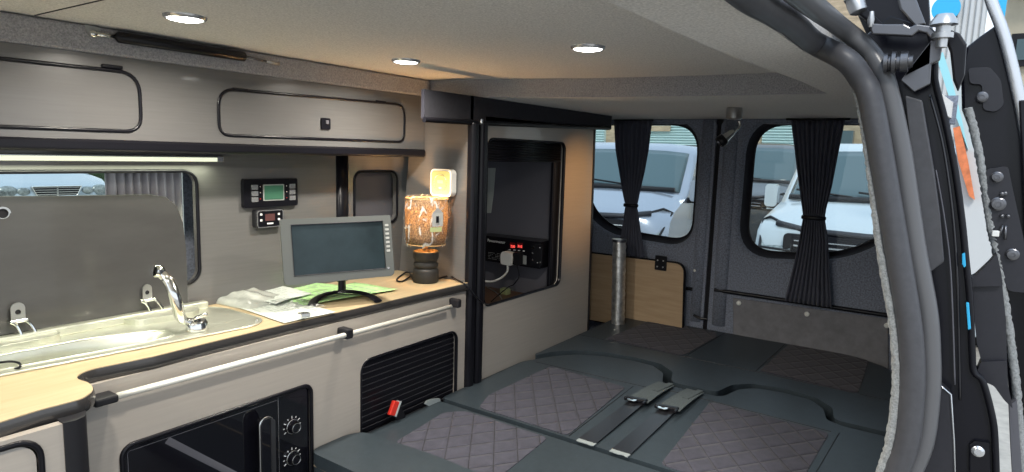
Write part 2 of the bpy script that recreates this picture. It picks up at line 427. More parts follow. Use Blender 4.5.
# ================================================================== REAR DOORS
XR = 2.80
def rear_door(n, y0, y1, holepts, plpts):
    # carpet-lined door with a padded rim sloping back to the glass
    d = thing('door_%d' % n, None, None, (XR, (y0 + y1) / 2, 0.2), kind='structure')
    out = rrect(y0, y1, 0.12, 1.318, 0.03)
    cx = sum(p[0] for p in holepts) / len(holepts); cz = sum(p[1] for p in holepts) / len(holepts)
    def sc(pts, k):     # grow a loop about its centre by k metres
        r = []
        for i, p in enumerate(pts):
            a = Vector(pts[i - 1]); b = Vector(pts[(i + 1) % len(pts)]); t = (b - a)
            if t.length < 1e-6: r.append(p); continue
            t.normalize(); nrm = Vector((t.y, -t.x))
            if nrm.dot(Vector(p) - Vector((cx, cz))) < 0: nrm = -nrm
            q = Vector(p) + nrm * k; r.append((q.x, min(q.y, 1.31)))
        return r
    bm = nb()
    loops = [(sc(holepts, 0.050), XR), (sc(holepts, 0.036), XR + 0.003), (sc(holepts, 0.027), XR + 0.010), (sc(holepts, 0.022), XR + 0.020), (sc(holepts, 0.012), XR + 0.060), (holepts, XR + 0.075)]
    # front sheet
    L3 = [[Vector((p[0], p[1], 0)) for p in out], [Vector((p[0], p[1], 0)) for p in loops[0][0]]]
    flat = out + loops[0][0]
    V = [bm.verts.new((XR, p[0], p[1])) for p in flat]
    for t in tessellate_polygon(L3):
        try: bm.faces.new([V[i] for i in t])
        except ValueError: pass
    no = len(out); prev = V[no:]
    for lp, x in loops[1:]:
        cur = [bm.verts.new((x, p[0], p[1])) for p in lp]
        for i in range(len(cur)):
            j = (i + 1) % len(cur); bm.faces.new((prev[i], prev[j], cur[j], cur[i]))
        prev = cur
    B = [bm.verts.new((XR + 0.075, p[0], p[1])) for p in out]
    for i in range(no): bm.faces.new((V[i], V[(i + 1) % no], B[(i + 1) % no], B[i]))
    L3 = [[Vector((p[0], p[1], 0)) for p in out], [Vector((p[0], p[1], 0)) for p in holepts]]
    back = B + prev
    for t in tessellate_polygon(L3):
        try: bm.faces.new([back[i] for i in t])
        except ValueError: pass
    bm.faces.ensure_lookup_table()
    for f in bm.faces:
        xs = [v.co.x for v in f.verts]
        if min(xs) > XR + .015 and max(xs) - min(xs) > .003 and all(min(y0 + .01, y0 + .01) < v.co.y < y1 - .004 for v in f.verts): f.material_index = 1
    obj('door_lining', bm, ['carpet', 'velour'], d, smooth=35)
    g = thing('window_%d' % (n + 1), None, None, (XR + .07, cx, cz), kind='structure')
    bm = nb(); plate(bm, sc(holepts, 0.012), [], lambda a, b: (XR + 0.076, a, b), (0.004, 0, 0)); obj('window_pane', bm, 'glass', g)
    bm = nb(); tube(bm, [(XR + 0.073, p[0], p[1]) for p in holepts], 0.004, 6, closed=True); obj('window_frame', bm, 'rubber', g, smooth=True)
    return d
def px2(lst, x): return [yz(PX(u, v, x)) for u, v in lst]
XG = XR + 0.075
hl = roundpoly([(0.965 * XG / 2.83, 1.300), (1.478, 1.300), (1.502, 1.23), (1.51, 0.92), (1.41, 0.802), (0.965 * XG / 2.83, 0.765)][::-1], [0.10, .06, .05, .04, .03, .12][::1], 8)
yw = 0.952 * XG / 2.83
hl = roundpoly([(yw, 0.770), (1.36, 0.792), (1.50, 0.90), (1.515, 1.25), (1.47, 1.298), (yw, 1.298)], [0.10, .10, .10, .06, .05, .13], 8)
yv = 0.712 * XG / 2.83
hr = roundpoly([(0.33, 0.785), (yv, 0.752), (yv - .004, 1.300), (0.16, 1.300), (0.12, 1.22), (0.14, 0.93)], [.12, .13, .13, .05, .05, .12], 8)
d1 = rear_door(1, 0.868, 1.56, hl, None)
d2 = rear_door(2, 0.06, 0.848, hr, None)
bm = nb(); tube(bm, [(XR + .004, .800, .42), (XR + .004, .803, .9), (XR + .004, .803, 1.315)], .02, 14, flat=(.016, .030), up=(0, 1, 0)); obj('padded_rib', bm, 'carpet', d2, smooth=True)
bm = nb(); tube(bm, [(XR + .004, .905, .42), (XR + .004, .905, 1.315)], .02, 14, flat=(.012, .026), up=(0, 1, 0)); obj('padded_rib', bm, 'carpet', d1, smooth=True)
# meeting seal, black, between the two doors
bm = nb(); box(bm, XR + 0.01, XR + 0.03, 0.846, 0.872, 0.1, 1.318); struct('trim_3', bm, 'black_matte')
bm = nb(); box(bm, XR + 0.02, XR + 0.08, 0.02, 1.60, 1.300, 1.40); struct('trim_4', bm, 'carpet')
bm = nb(); box(bm, XR + 0.03, XR + 0.09, 0.0, 1.62, -0.1, 0.13); struct('trim_5', bm, 'carpet')
# lower suede panel, its buttons, rail, catches
bm = nb(); pts = px2([(733, 298), (888, 319), (889, 385), (733, 345)], XR - 0.006); prism(bm, [(XR - 0.008, a, b) for a, b in pts], (0.008, 0, 0))
obj('lower_panel', bm, 'suede_panel', d2, bevel=0.003, label='smooth dark suede panel under the black bar')
for (u, v) in ((739, 303), (807, 314), (887, 325.5)):
    p = PX(u, v, XR - 0.01); bm = nb(); lathe(bm, [(0.0095, 0.012), (0.0105, 0.005), (0.008, 0.0015), (0.0, 0)], (XR - 0.018, p.y, p.z), (1, 0, 0), 16); obj('button', bm, 'white_plastic', d2, smooth=40)
for (u, v, dd) in ((695, 270.5, d1), (720.5, 270.5, d2)):
    p = PX(u, v, XR - 0.003); bm = nb(); lathe(bm, [(0.0065, 0.010), (0.0075, 0.004), (0.005, 0.001), (0.0, 0)], (XR - 0.008, p.y, p.z), (1, 0, 0), 14); obj('screw_cap', bm, 'white_plastic', dd, smooth=40)
bm = nb(); a = PX(714, 290, XR - .012); b = PX(890, 316, XR - .012); tube(bm, [(XR - .006, a.y, a.z), (XR - .006, b.y, b.z)], .01, 12, flat=(.008, .0085)); obj('pull_bar', bm, 'black', d2, smooth=40, label='long black bar across the door lining')
bm = nb(); a = PX(686, 288.5, XR - .012); b = PX(692, 289.5, XR - .012); tube(bm, [(XR - .006, a.y, a.z), (XR - .006, b.y, b.z)], .008, 12); obj('bar_stub', bm, 'black', d1, smooth=40)
bm = nb(); a = PX(694, 315, XR - .01); b = PX(707, 319, XR - .01); tube(bm, [(XR - .012, a.y, a.z), (XR - .02, (a.y+b.y)/2, a.z - .008), (XR - .012, b.y, b.z)], .006, 8); obj('catch', bm, 'black', d2, smooth=40)
# curtains
def curtain(name, label, prof, x, m='curtain', group=None, folds=9, amp=0.008, bandz=None):
    """prof: list of (z, y0, y1) from the top down"""
    t = thing(name, label, 'curtain', (x, (prof[-1][1] + prof[-1][2]) / 2, prof[-1][0]), group)
    n = folds * 8; bm = nb(); rows = []
    # interpolate rows
    R = []
    for k in range(len(prof) - 1):
        for j in range(6):
            s = j / 6; R.append([prof[k][i] * (1 - s) + prof[k + 1][i] * s for i in range(3)])
    R.append(list(prof[-1]))
    for (z, a, b) in R:
        w = b - a; k = min(1.0, 0.45 + w * 3)
        rows.append([bm.verts.new((x + amp * (1 if w > .06 else .6) * math.sin(2 * PI * folds * i / n + 0.8 * math.sin(z * 9)) + 0.002 * math.sin(5.7 * i), a + w * i / n, z)) for i in range(n + 1)])
    for r0, r1 in zip(rows, rows[1:]):
        for i in range(n): bm.faces.new((r0[i], r0[i + 1], r1[i + 1], r1[i]))
    obj('fabric', bm, m, t, smooth=True, solid=0.002)
    if bandz:
        z, a, b = bandz; c = (a + b) / 2; bm = nb()
        lp = [(x + 0.018 * math.sin(2 * PI * i / 20), c + ((b - a) / 2 + .004) * math.cos(2 * PI * i / 20), z) for i in range(20)]
        tube(bm, lp, .006, 8, closed=True, flat=(.003, .008), up=(0, 0, 1)); obj('tie_band', bm, 'black', t, smooth=True)
    return t
def cpx(rows, x): 
    r = []
    for (u0, u1, v) in rows:
        p = PX(u0, v, x); q = PX(u1, v, x); r.append(((p.z + q.z) / 2, q.y, p.y))
    return r
cr = cpx([(614.5, 652.5, 121), (616, 649, 150), (619, 645, 170), (622, 640, 190), (625, 637, 204), (625, 637, 208), (623, 639, 222), (621, 641, 235), (616, 645, 256)], 2.755)
curtain('curtain', 'black gathered curtain in the left rear window, behind the silver foil tube', cr, 2.755, group='rear door curtains', bandz=(cr[4][0] - .006, cr[4][1], cr[4][2]), folds=8)
cr = cpx([(791.5, 845, 120.5), (795, 839, 150), (799, 832, 185), (802, 826, 208), (803, 824.5, 217), (802.5, 825, 221), (799, 828, 240), (794, 829, 265), (785, 832, 304)], 2.76)
curtain('curtain', 'black gathered curtain hanging in the middle of the right rear window', cr, 2.76, group='rear door curtains', bandz=(cr[4][0] - .003, cr[4][1], cr[4][2]), folds=10)
# curtain rail
bm = nb(); tube(bm, [(2.755, 1.33, 1.312), (2.755, 1.14, 1.312)], .005, 8); bm2 = bm; tag(obj('curtain_rail', bm, 'black', smooth=True), 'short black curtain rail over the left rear window', 'curtain rail')
bm = nb(); tube(bm, [(2.76, .58, 1.314), (2.76, .35, 1.314)], .005, 8); tag(obj('curtain_rail', bm, 'black', smooth=True), 'short black curtain rail over the right rear window', 'curtain rail')
# wooden table board against the left rear door
tb = thing('table_board', 'light oak table board with black edging standing behind the bed by the left rear door', 'table top', (2.74, 1.17, 0.35))
bl = [(0.944 * 2.74 / 2.76, 0.35), (1.43, 0.35), (1.42, 0.681), (0.955 * 2.74 / 2.76, 0.685)]
bl = roundpoly(bl, [0, 0, .0, .045], 6)
bm = nb(); prism(bm, [(2.735, a, b) for a, b in bl], (0.016, 0, 0)); obj('board', bm, 'oak_board', tb)
ring('edging', bl, fX(2.743), .008, 'black_matte', tb, flat=(.0045, .0105), up=(1, 0, 0))
p0 = PX(655.5, 255.5, 2.73); p1 = PX(666, 271, 2.73)
hb = thing('dummy', None, None); bpy.data.objects.remove(hb)
bm = nb(); box(bm, 2.725, 2.736, p1.y, p0.y, p1.z, p0.z + .002); h = obj('bracket', bm, 'black', tb, bevel=.003)
for a in (.25, .75):
    for b in (.25, .7):
        bm = nb(); cyl(bm, (2.7235, p1.y + (p0.y - p1.y) * a, p1.z + (p0.z - p1.z) * b), (2.7255, p1.y + (p0.y - p1.y) * a, p1.z + (p0.z - p1.z) * b), .0035, 10); obj('screw', bm, 'brushed', h)
# silver tube
a = PX(619.5, 240, 2.62); bt = PX(618, 324, 2.62)
bm = nb(); n = 26
prof = []
pts = [Vector((2.62, bt.y + (a.y - bt.y) * i / n, 0.375 + (a.z - 0.375) * i / n)) for i in range(n + 1)]
rr = [0.0295 + 0.0015 * math.sin(i * 2.7) + 0.001 * random.random() for i in range(n + 1)]
ft = thing('foil_tube', 'silver tube wrapped in crinkled foil standing on the bed in front of the oak board', 'tube', (2.62, bt.y, .375))
tube(bm, pts, rr, 18); obj('tube', bm, 'foil', ft, smooth=True)
bm = nb(); lathe(bm, [(.033, 0), (.033, .012), (.024, .0125)], pts[-1] - Vector((0, 0, .008)), (0, 0, 1), 20); obj('rim', bm, 'dark_steel', ft, smooth=40)
# reading spot on the rear ceiling
c = PX(734.5, 110, 2.2)
sp = thing('reading_lamp', 'small chrome swivel reading spot fixed to the ceiling above the rear doors', 'lamp', (c.x, c.y, ZR))
bm = nb(); lathe(bm, [(.024, 0), (.026, .006), (.026, .036), (.022, .040)], (c.x, c.y, ZR + .001), (0, 0, -1), 24); obj('mount', bm, 'brushed', sp, smooth=40)
bm = nb(); e0 = PX(739, 121, 2.2); e1 = PX(737, 130, 2.19); e2 = PX(733, 134, 2.185); tube(bm, smooth_path([e0, PX(740, 126, 2.2), e1, e2], 5), .0035, 8); obj('arm', bm, 'chrome', sp, smooth=True)
h0 = PX(734, 131, 2.185); h1 = PX(719, 143, 2.165)
bm = nb(); d = (h1 - h0); dhead = d; L = d.length; lathe(bm, [(.006, 0), (.011, .008), (.0135, L * .5), (.0165, L * .62), (.0165, L), (.013, L - .004)], h0, d, 22); obj('spot_head', bm, 'chrome', sp, smooth=35)
bm = nb(); lathe(bm, [(.0185, L * .62), (.0195, L * .8), (.0185, L * 1.02)], h0, d, 22, cap=False); obj('collar', bm, 'black', sp, smooth=35, solid=.002)

# ================================================================== KITCHEN FRONTS
YK = 1.25
kc = thing('kitchen_unit', 'long taupe kitchen base unit with the microwave opening and the black slatted door', 'cabinet', (1.0, YK, 0.0))
mwh = rrect(PY(121, 443, YK).x, PY(311, 395, YK).x, 0.285, 0.573, 0.022)
vth = rrect(PY(361, 400, YK).x, PY(457, 360, YK).x, 0.33, 0.588, 0.035)
bm = nb(); plate(bm, [(0.44, 0.02), (1.585, 0.02), (1.585, 0.709), (0.44, 0.709)], [mwh, vth], fY(YK), (0, 0.016, 0)); obj('front_panel', bm, 'laminate', kc)
bm = nb(); box(bm, 0.45, 1.585, YK + 0.016, 1.60, 0.02, 0.04); box(bm, 1.05, 1.066, YK + .016, 1.60, .04, .712); obj('carcass', bm, 'laminate_shaded', kc)
ring('microwave_trim', mwh, fY(YK - .001), .005, 'black', kc, flat=(.005, .004), up=(0, 1, 0))
# tambour door
vt = thing('x', None, None); bpy.data.objects.remove(vt)
bm = nb(); zz = 0.32
x0, x1 = vth_x = (PY(361, 400, YK).x + .003, PY(457, 360, YK).x - .0)
ns = 16
for i in range(ns):
    za = 0.32 + i * (0.275 / ns); zb = za + 0.275 / ns
    prism(bm, [(x0, YK + .018, za), (x0, YK + .0145, za + .002), (x0, YK + .0135, (za + zb) / 2), (x0, YK + .0145, zb - .002), (x0, YK + .018, zb)], (x1 - x0, 0, 0))
td = obj('tambour_door', bm, 'black', kc, label='black slatted shutter')
for i in range(1, ns):
    pass
bm = nb()
for i in range(1, ns): za = 0.32 + i * (0.275 / ns); tube(bm, [(x0, YK + .0145, za), (x1, YK + .0145, za)], .0005, 5)
obj('slat_line', bm, 'trim_grey', td)
ring('shutter_trim', vth, fY(YK + .004), .004, 'black', kc, flat=(.0035, .007), up=(0, 1, 0))
# towel rail
rl = [PY(117, 392, YK - .028), PY(451, 303.5, YK - .028)]
bm = nb(); tube(bm, [(rl[0].x, YK - .028, .686), (rl[1].x, YK - .028, .680)], .0065, 12); obj('towel_rail', bm, 'alu_rail', kc, smooth=True, label='pale metal rail along the cabinet front')
for (u, v, w) in ((105, 394.5, .030), (346, 333.5, .019), (456, 302, .014)):
    p = PY(u, v, YK - .02); bm = nb(); hh_ = .0075 if w == .030 else .013; box(bm, p.x - w / 2 - .006 * (w == .030) - .002, p.x + w / 2 + .002, YK - .036, YK + .002, .684 - hh_, .684 + hh_); obj('rail_bracket', bm, 'rubber', kc, bevel=.004)
# black end post of the kitchen
# left cabinet that juts out, black corner post
lc = thing('cupboard', 'taupe cupboard jutting out at the bottom left corner, with a black oval door seal', 'cabinet', (0.1, 1.1, 0.0))
xe = 0.389
bm = nb(); dl = rrect(-0.10, 0.358, 0.30, PY(20, 443, 1.10).z, 0.03)
plate(bm, [(-0.9, 0.02), (xe, 0.02), (xe, 0.712), (-0.9, 0.712)], [dl], fY(1.10), (0, .016, 0)); obj('front_panel', bm, 'laminate', lc)
bm = nb(); plate(bm, rrect(-0.094, 0.352, 0.306, PY(20, 443, 1.10).z - .006, 0.026), [], fY(1.101), (0, .014, 0)); dr = obj('door', bm, 'laminate', lc)
ring('seal', dl, fY(1.099), .004, 'black', dr, flat=(.0045, .004), up=(0, 1, 0))
bm = nb(); box(bm, -0.9, 0.37, 1.118, 1.6, .02, .04); obj('carcass', bm, 'laminate_shaded', lc)
bm = nb(); cpts = [(0.389, 1.097), (0.405, 1.094), (0.420, 1.100), (0.428, 1.115), (0.462, 1.235), (0.462, 1.262), (0.43, 1.262), (0.389, 1.13)]
prism(bm, [(a, b, 0.02) for a, b in cpts], (0, 0, .694)); tag(obj('corner_post', bm, 'rubber', smooth=50), 'black rounded corner post between the jutting cupboard and the long kitchen unit', 'corner post')
# worktop
wt = thing('worktop', 'light oak worktop with black edging carrying the sink, screen and lamp', 'worktop', (0.8, 1.4, .71))
front = [(-0.9, 1.118), (0.30, 1.116)] + [xy(p) for p in smooth_path([PZ(40, 409.5, .735), PZ(65, 403, .735), PZ(82, 398, .735), PZ(91.5, 391.5, .735), PZ(92.5, 387, .735), PZ(88, 382.5, .735), PZ(80, 379.8, .735), PZ(77, 377.5, .735), PZ(79, 374.5, .735), PZ(86, 371.0, .735), PZ(96, 368, .735)], 4)] + [(0.60, 1.252), (0.7, 1.256), (0.86, 1.258), (1.0, 1.256), (1.17, 1.250), (1.40, 1.247), (1.572, 1.242)]
sk = [(PZ(0, 374, .735).x - .25, 1.345), (0.86, 1.288), (0.893, 1.335), (0.893, 1.50), (0.855, 1.60), (0.10, 1.60)]
sk = [(0.12, 1.36), (0.852, 1.290), (0.895, 1.325), (0.893, 1.49), (0.865, 1.540), (0.12, 1.540)]
skr = roundpoly(sk, [.02, .025, .04, .05, .05, .02], 5)
back = [(1.572, 1.554), (-0.9, 1.554)]
inner = roundpoly([(0.16, 1.385), (0.80, 1.32), (0.82, 1.36), (0.80, 1.50), (0.16, 1.51)], .02, 3)
bm = nb(); plate(bm, front + back, [inner], fZ(.711), (0, 0, .024)); obj('top', bm, 'oak', wt)
bm = nb(); tube(bm, [(a, b, .7215) for a, b in front], .01, 10, flat=(.0035, .0125), up=(0, 0, 1)); obj('edging', bm, 'edge_band', wt, smooth=50)
# ---- sink
sn = thing('sink', 'stainless steel caravan sink with a raised dark glass lid', 'sink', (0.5, 1.45, .735))
cxs, cys = 0.5, 1.45
def shrink(loop, k, cx=0.50, cy=1.45):
    r = []
    for p in loop:
        r.append((cx + (p[0] - cx) * (1 - k / 0.38), cy + (p[1] - cy) * (1 - k / 0.155)))
    return r
bowl = roundpoly([(0.13, 1.395), (0.62, 1.338), (0.70, 1.345), (0.705, 1.40), (0.58, 1.455), (0.13, 1.465)], [.03, .04, .04, .05, .08, .03], 6)
well = roundpoly([(0.60, 1.515), (0.80, 1.50), (0.81, 1.57), (0.60, 1.582)], .02, 4)
bm = nb()
zt = .7385
L3 = [skr, bowl]
flat = skr + bowl; V = [bm.verts.new((p[0], p[1], zt)) for p in flat]
for t in tessellate_polygon([[Vector((p[0], p[1], 0)) for p in l] for l in L3]):
    try: bm.faces.new([V[i] for i in t])
    except ValueError: pass
n = len(skr); E_ = [bm.verts.new((p[0], p[1], .7345)) for p in skr]
for i in range(n): bm.faces.new((V[i], V[(i + 1) % n], E_[(i + 1) % n], E_[i]))
prev = V[n:]
bc = (0.40, 1.42)
for k, z in ((.04, .7345), (.10, .720), (.16, .690), (.20, .650), (.26, .632), (.40, .626), (.98, .622)):
    cur = [bm.verts.new((bc[0] + (p[0] - bc[0]) * (1 - k), bc[1] + (p[1] - bc[1]) * (1 - k), z)) for p in bowl]
    for i in range(len(cur)): j = (i + 1) % len(cur); bm.faces.new((prev[i], prev[j], cur[j], cur[i]))
    prev = cur
bm.faces.new(prev)
obj('basin', bm, 'steel', sn, smooth=35)
bm = nb(); tube(bm, [(a, b, .7375) for a, b in skr], .0022, 8, closed=True); tube(bm, [(a, b, .7385) for a, b in bowl], .0018, 8, closed=True); obj('rim', bm, 'steel', sn, smooth=True)
bm = nb(); box(bm, .12, .868, 1.514, 1.5365, .7380, .7565); obj('rear_upstand', bm, 'steel', sn, bevel=.003)
# raised back ledges and hob ring
bm = nb(); lp = roundpoly([(0.68, 1.475), (0.80, 1.460), (0.835, 1.49), (0.83, 1.530), (0.66, 1.535)], .02, 4); plate(bm, lp, [], fZ(.7375), (0, 0, .014)); obj('ledge', bm, 'steel', sn, bevel=.004, bseg=3)
bm = nb(); lp = roundpoly([(0.20, 1.485), (0.50, 1.475), (0.54, 1.49), (0.53, 1.530), (0.20, 1.535)], .02, 4); plate(bm, lp, [], fZ(.7375), (0, 0, .014)); obj('ledge', bm, 'steel', sn, bevel=.004, bseg=3)
bm = nb(); cp = PZ(10, 366, .74); tube(bm, smooth_path([PZ(-3, 363, .745), PZ(10, 361.5, .748), PZ(19, 363, .746), PZ(20, 367, .742), PZ(15, 369, .738)], 6), .0022, 8); obj('pan_wire', bm, 'black', sn, smooth=True)
for (u, v) in ((256.5, 311.5 + 7), (192, 306.5), (7.5, 340), (42.5, 332.5)):
    p = PZ(u, v, .7445); p.y = min(p.y, 1.525); bm = nb(); cyl(bm, (p.x, p.y, zt), (p.x, p.y, zt + .0065 if v < 340 else zt + .002), .0035, 12); obj('screw', bm, 'brushed', sn)
# lid
def LY(z): return 1.538 + (z - .745) * 0.02
def fL(a, b): return (a, LY(b), b)
def PL(u, v):
    r = ray(u, v); t = (1.538 + (CAM.z - .745) * .02) / (r.y - .02 * r.z); return CAM + r * t
lidp = [xz(PL(u, v)) for u, v in ((-40, 196.5), (60, 195.8), (150, 194.5), (166, 197), (177, 206), (183, 222), (186.5, 250), (188, 303), (60, 326), (-40, 342))]
holep = PL(3, 213.5)
bm = nb(); plate(bm, lidp, [[(holep.x + .010 * math.cos(a * PI / 8), holep.z + .010 * math.sin(a * PI / 8)) for a in range(16)]], fL, (0, .006, 0)); ld = obj('lid', bm, 'lid_glass', sn, bevel=.0012, label='dark glass lid standing upright')
bm = nb(); lathe(bm, [(.0095, -.003), (.0135, -.003), (.0135, .0), (.0095, .0)], fL(holep.x, holep.z), (0, -1, 0), 20, cap=False); obj('hole_ring', bm, 'chrome', ld, smooth=40)
bm = nb(); cyl(bm, (holep.x, LY(holep.z) + .004, holep.z), (holep.x, LY(holep.z) + .012, holep.z), .0115, 20); obj('hole_cap', bm, 'rubber', ld)
def hinge(u0, v0, k):
    """u0,v0: middle of the foot plate on the sink's raised rear ledge; k: size in the picture"""
    yh = LY(.78) - .010
    q = lambda du, dv, y=yh: PY(u0 + du * k, v0 + dv * k, y)
    bm = nb()
    for leg in (((-14, -14), (-10, -12), (-7, -6), (-6, 0)), ((-1, -16), (3, -12), (6, -6), (7, -1))):
        P = smooth_path([q(a, b) + Vector((0, -.004 * n_, 0)) for n_, (a, b) in enumerate(leg)], 5); tube(bm, P, .004, 8, flat=(.0045, .003))
    tube(bm, [q(-15, -14), q(0, -16.5)], .0042, 10)
    p = q(1, 0); box(bm, p.x - .018 * k, p.x + .016 * k, p.y - .014, p.y + .004, .7522, .756)
    hh = obj('lid_hinge', bm, 'chrome', sn, smooth=40)
    c = q(-8, -23); w = .0105 * k; zt_ = q(-8, -31).z; zb_ = q(-8, -15).z
    bm = nb(); plate(bm, rrect(c.x - w, c.x + w, zb_, zt_, [w * .95, w * .95, .001, .001], 8), [[(c.x + .0052 * math.cos(a * PI / 8), c.z + .0052 * math.sin(a * PI / 8)) for a in range(16)]], lambda a, b: (a, yh, b), (0, .004, 0)); obj('hinge_tab', bm, 'brushed', hh, bevel=.0008)
    bm = nb(); cyl(bm, (c.x, yh + .002, c.z), (c.x, yh + .006, c.z), .0050, 14); obj('hinge_bush', bm, 'rubber', hh)
hinge(155.5, 315.5, 1.0); hinge(27.5, 339, 1.17)
# tap
tp = thing('tap', 'chrome swivel tap rising from the right end of the sink', 'tap', PZ(197, 328, .74))
b0 = PZ(197, 329, .742)
bm = nb(); lathe(bm, [(.021, 0), (.023, .002), (.023, .018), (.019, .024), (.0, .025)], (b0.x, b0.y, .7385), (0, 0, 1), 24); obj('base', bm, 'chrome', tp, smooth=40)
path = [(b0.x, b0.y, .760), PX(186, 321, b0.x - .02), PX(180, 316, b0.x - .035), PX(176, 300, b0.x - .045), PX(170, 284, b0.x - .05), PX(165, 277, b0.x - .055), PX(158, 271, b0.x - .065)]
bm = nb(); pp = smooth_path(path, 6); nn = len(pp); rad = [0.0055 + 0.0065 * min(1, i / 14) - 0.003 * max(0, (i - nn * .75) / (nn * .25)) for i in range(nn)]
tube(bm, pp, rad, 16); obj('spout', bm, 'chrome', tp, smooth=True)
tip = Vector(pp[-1]); bm = nb(); lathe(bm, [(.010, -.012), (.0135, -.006), (.014, .006), (.011, .011), (.0, .012)], tip, (-0.7, -.2, .15), 18); obj('nozzle', bm, 'chrome', tp, smooth=40)
bm = nb(); tube(bm, smooth_path([(b0.x, b0.y, .762), PX(196, 318, b0.x - .01), PX(207, 314, b0.x + .005)], 5), .004, 8); obj('lever', bm, 'chrome', tp, smooth=True)

# ---- microwave
mx0, mx1 = PY(121, 443, YK).x + .004, PY(311, 395, YK).x - .004
mw = thing('microwave', 'black built-in microwave with a chrome-edged handle and two dials', 'microwave', ((mx0 + mx1) / 2, YK + .1, .285))
ym = YK + .004; mzt = .567
bm = nb(); box(bm, mx0, mx1, ym + .012, ym + .24, .285, mzt); obj('body', bm, 'black', mw)
split = PY(279, 402, YK).x
bm = nb(); dw = rrect(mx0 + .018, split - .05, .30, mzt - .018, .01)
plate(bm, rrect(mx0, split - .001, .285, mzt, .004), [], fY(ym), (0, .012, 0)); md_ = obj('door', bm, 'black_gloss', mw, bevel=.001)
bm = nb(); a = PY(167, 440, ym); b = PY(225, 468, ym); c_ = PY(245, 480, ym)
tube(bm, [(a.x, ym - .0006, a.z), (c_.x, ym - .0006, c_.z)], .003, 6, flat=(.007, .0006), up=(0, 1, 0)); 
obj('glass_edge', bm, 'trim_grey', md_)
bm = nb(); tube(bm, [(mx0 + .008, ym - .0005, .29), (mx0 + .008, ym - .0005, mzt - .012), (mx0 + .012, ym - .0005, mzt - .008), (split - .004, ym - .0005, mzt - .008)], .0007, 6); obj('window_line', bm, 'trim_grey', md_)
bm = nb(); plate(bm, rrect(split + .001, mx1, .285, mzt, .004), [], fY(ym), (0, .012, 0)); cp_ = obj('control_panel', bm, 'black_gloss', mw, bevel=.001)
bm = nb(); tube(bm, [(split, ym - .0006, .285), (split, ym - .0006, mzt)], .0007, 6); obj('panel_line', bm, 'silver_trim', mw)
# handle: vertical bar with rounded top
hx = PY(268, 430, ym - .03).x; hzt = PY(266, 418, ym - .03).z
bm = nb(); plate(bm, rrect(hx - .020, hx + .012, .285, hzt, [.015, .015, .003, .003], 8), [], fY(ym - .036), (0, .014, 0)); obj('handle', bm, 'black_gloss', mw, bevel=.003, bseg=3)
bm = nb(); lp = rrect(hx - .021, hx + .013, .285, hzt + .001, [.016, .016, .003, .003], 8); tube(bm, [(a, ym - .030, b) for a, b in lp[:20]], .0022, 8); obj('handle_edge', bm, 'chrome', mw, smooth=True)
bm = nb(); plate(bm, rrect(hx + .003, hx + .014, .285, hzt - .004, [.009, .001, .001, .003], 5), [], fY(ym - .038), (0, .006, 0)); obj('handle_face', bm, 'dark_steel', mw, bevel=.0015)
bm = nb(); box(bm, hx - .004, hx + .010, ym - .030, ym, hzt - .028, hzt - .014); obj('handle_mount', bm, 'chrome', mw, bevel=.002)
for (u, v) in ((294, 427), (294, 458.5)):
    c = PY(u, v, ym - .008)
    bm = nb(); lathe(bm, [(.0165, 0), (.0165, .006), (.0135, .016), (.0125, .018), (.0, .018)], (c.x, ym, c.z), (0, -1, 0), 28); kb = obj('dial', bm, 'black_gloss', mw, smooth=40)
    bm = nb(); tube(bm, [(c.x + .0170 * math.cos(k * PI / 14), ym - .004, c.z + .0170 * math.sin(k * PI / 14)) for k in range(28)], .0013, 6, closed=True); obj('dial_ring', bm, 'chrome', kb, smooth=True)
    bm = nb(); tube(bm, [(c.x + .0115 * math.cos(k * PI / 14), ym - .0182, c.z + .0115 * math.sin(k * PI / 14)) for k in range(28)], .0008, 6, closed=True); obj('dial_ring', bm, 'chrome', kb, smooth=True)
    bm = nb()
    for k in range(9):
        a = math.radians(-30 + k * 30); q = Vector((c.x + .0225 * math.cos(a), ym - .0005, c.z + .0225 * math.sin(a))); w = .003 if k % 2 else .005
        obox(bm, q, Vector((math.cos(a), 0, math.sin(a))) * w * .6, Vector((0, .0004, 0)), Vector((-math.sin(a), 0, math.cos(a))) * .0008)
    obj('scale_mark', bm, 'white_ink', kb)

# ================================================================== OVERHEAD LOCKER
YO = 1.44
oc = thing('overhead_locker', 'long grey overhead locker running above the kitchen with two oval-sealed doors', 'locker', (0.6, YO, 1.15))
def loopY(pts, r): return roundpoly([xz(PY(u, v, YO)) for u, v in pts], r, 8)
L1 = [(PY(140, 100, YO).x, PY(120, 131, YO).z), (PY(140, 100, YO).x, PY(120, 71, YO).z), (-0.25, 1.285), (-0.25, 1.166)]
L1 = roundpoly(L1, [.035, .045, .03, .03], 8)
L2 = roundpoly([(0.864, 1.170), (1.483, 1.172), (1.483, 1.288), (0.864, 1.278)], [.03, .03, .04, .045], 8)
bm = nb(); plate(bm, [(-1.1, 1.148), (1.574, 1.148), (1.574, ZR), (-1.1, ZR)], [L1, L2], fY(YO), (0, .012, 0)); obj('face', bm, 'laminate_shaded', oc)
bm = nb(); box(bm, -1.1, 1.574, YO + .012, 1.50, 1.15, 1.16); obj('underside', bm, 'laminate_shaded', oc)
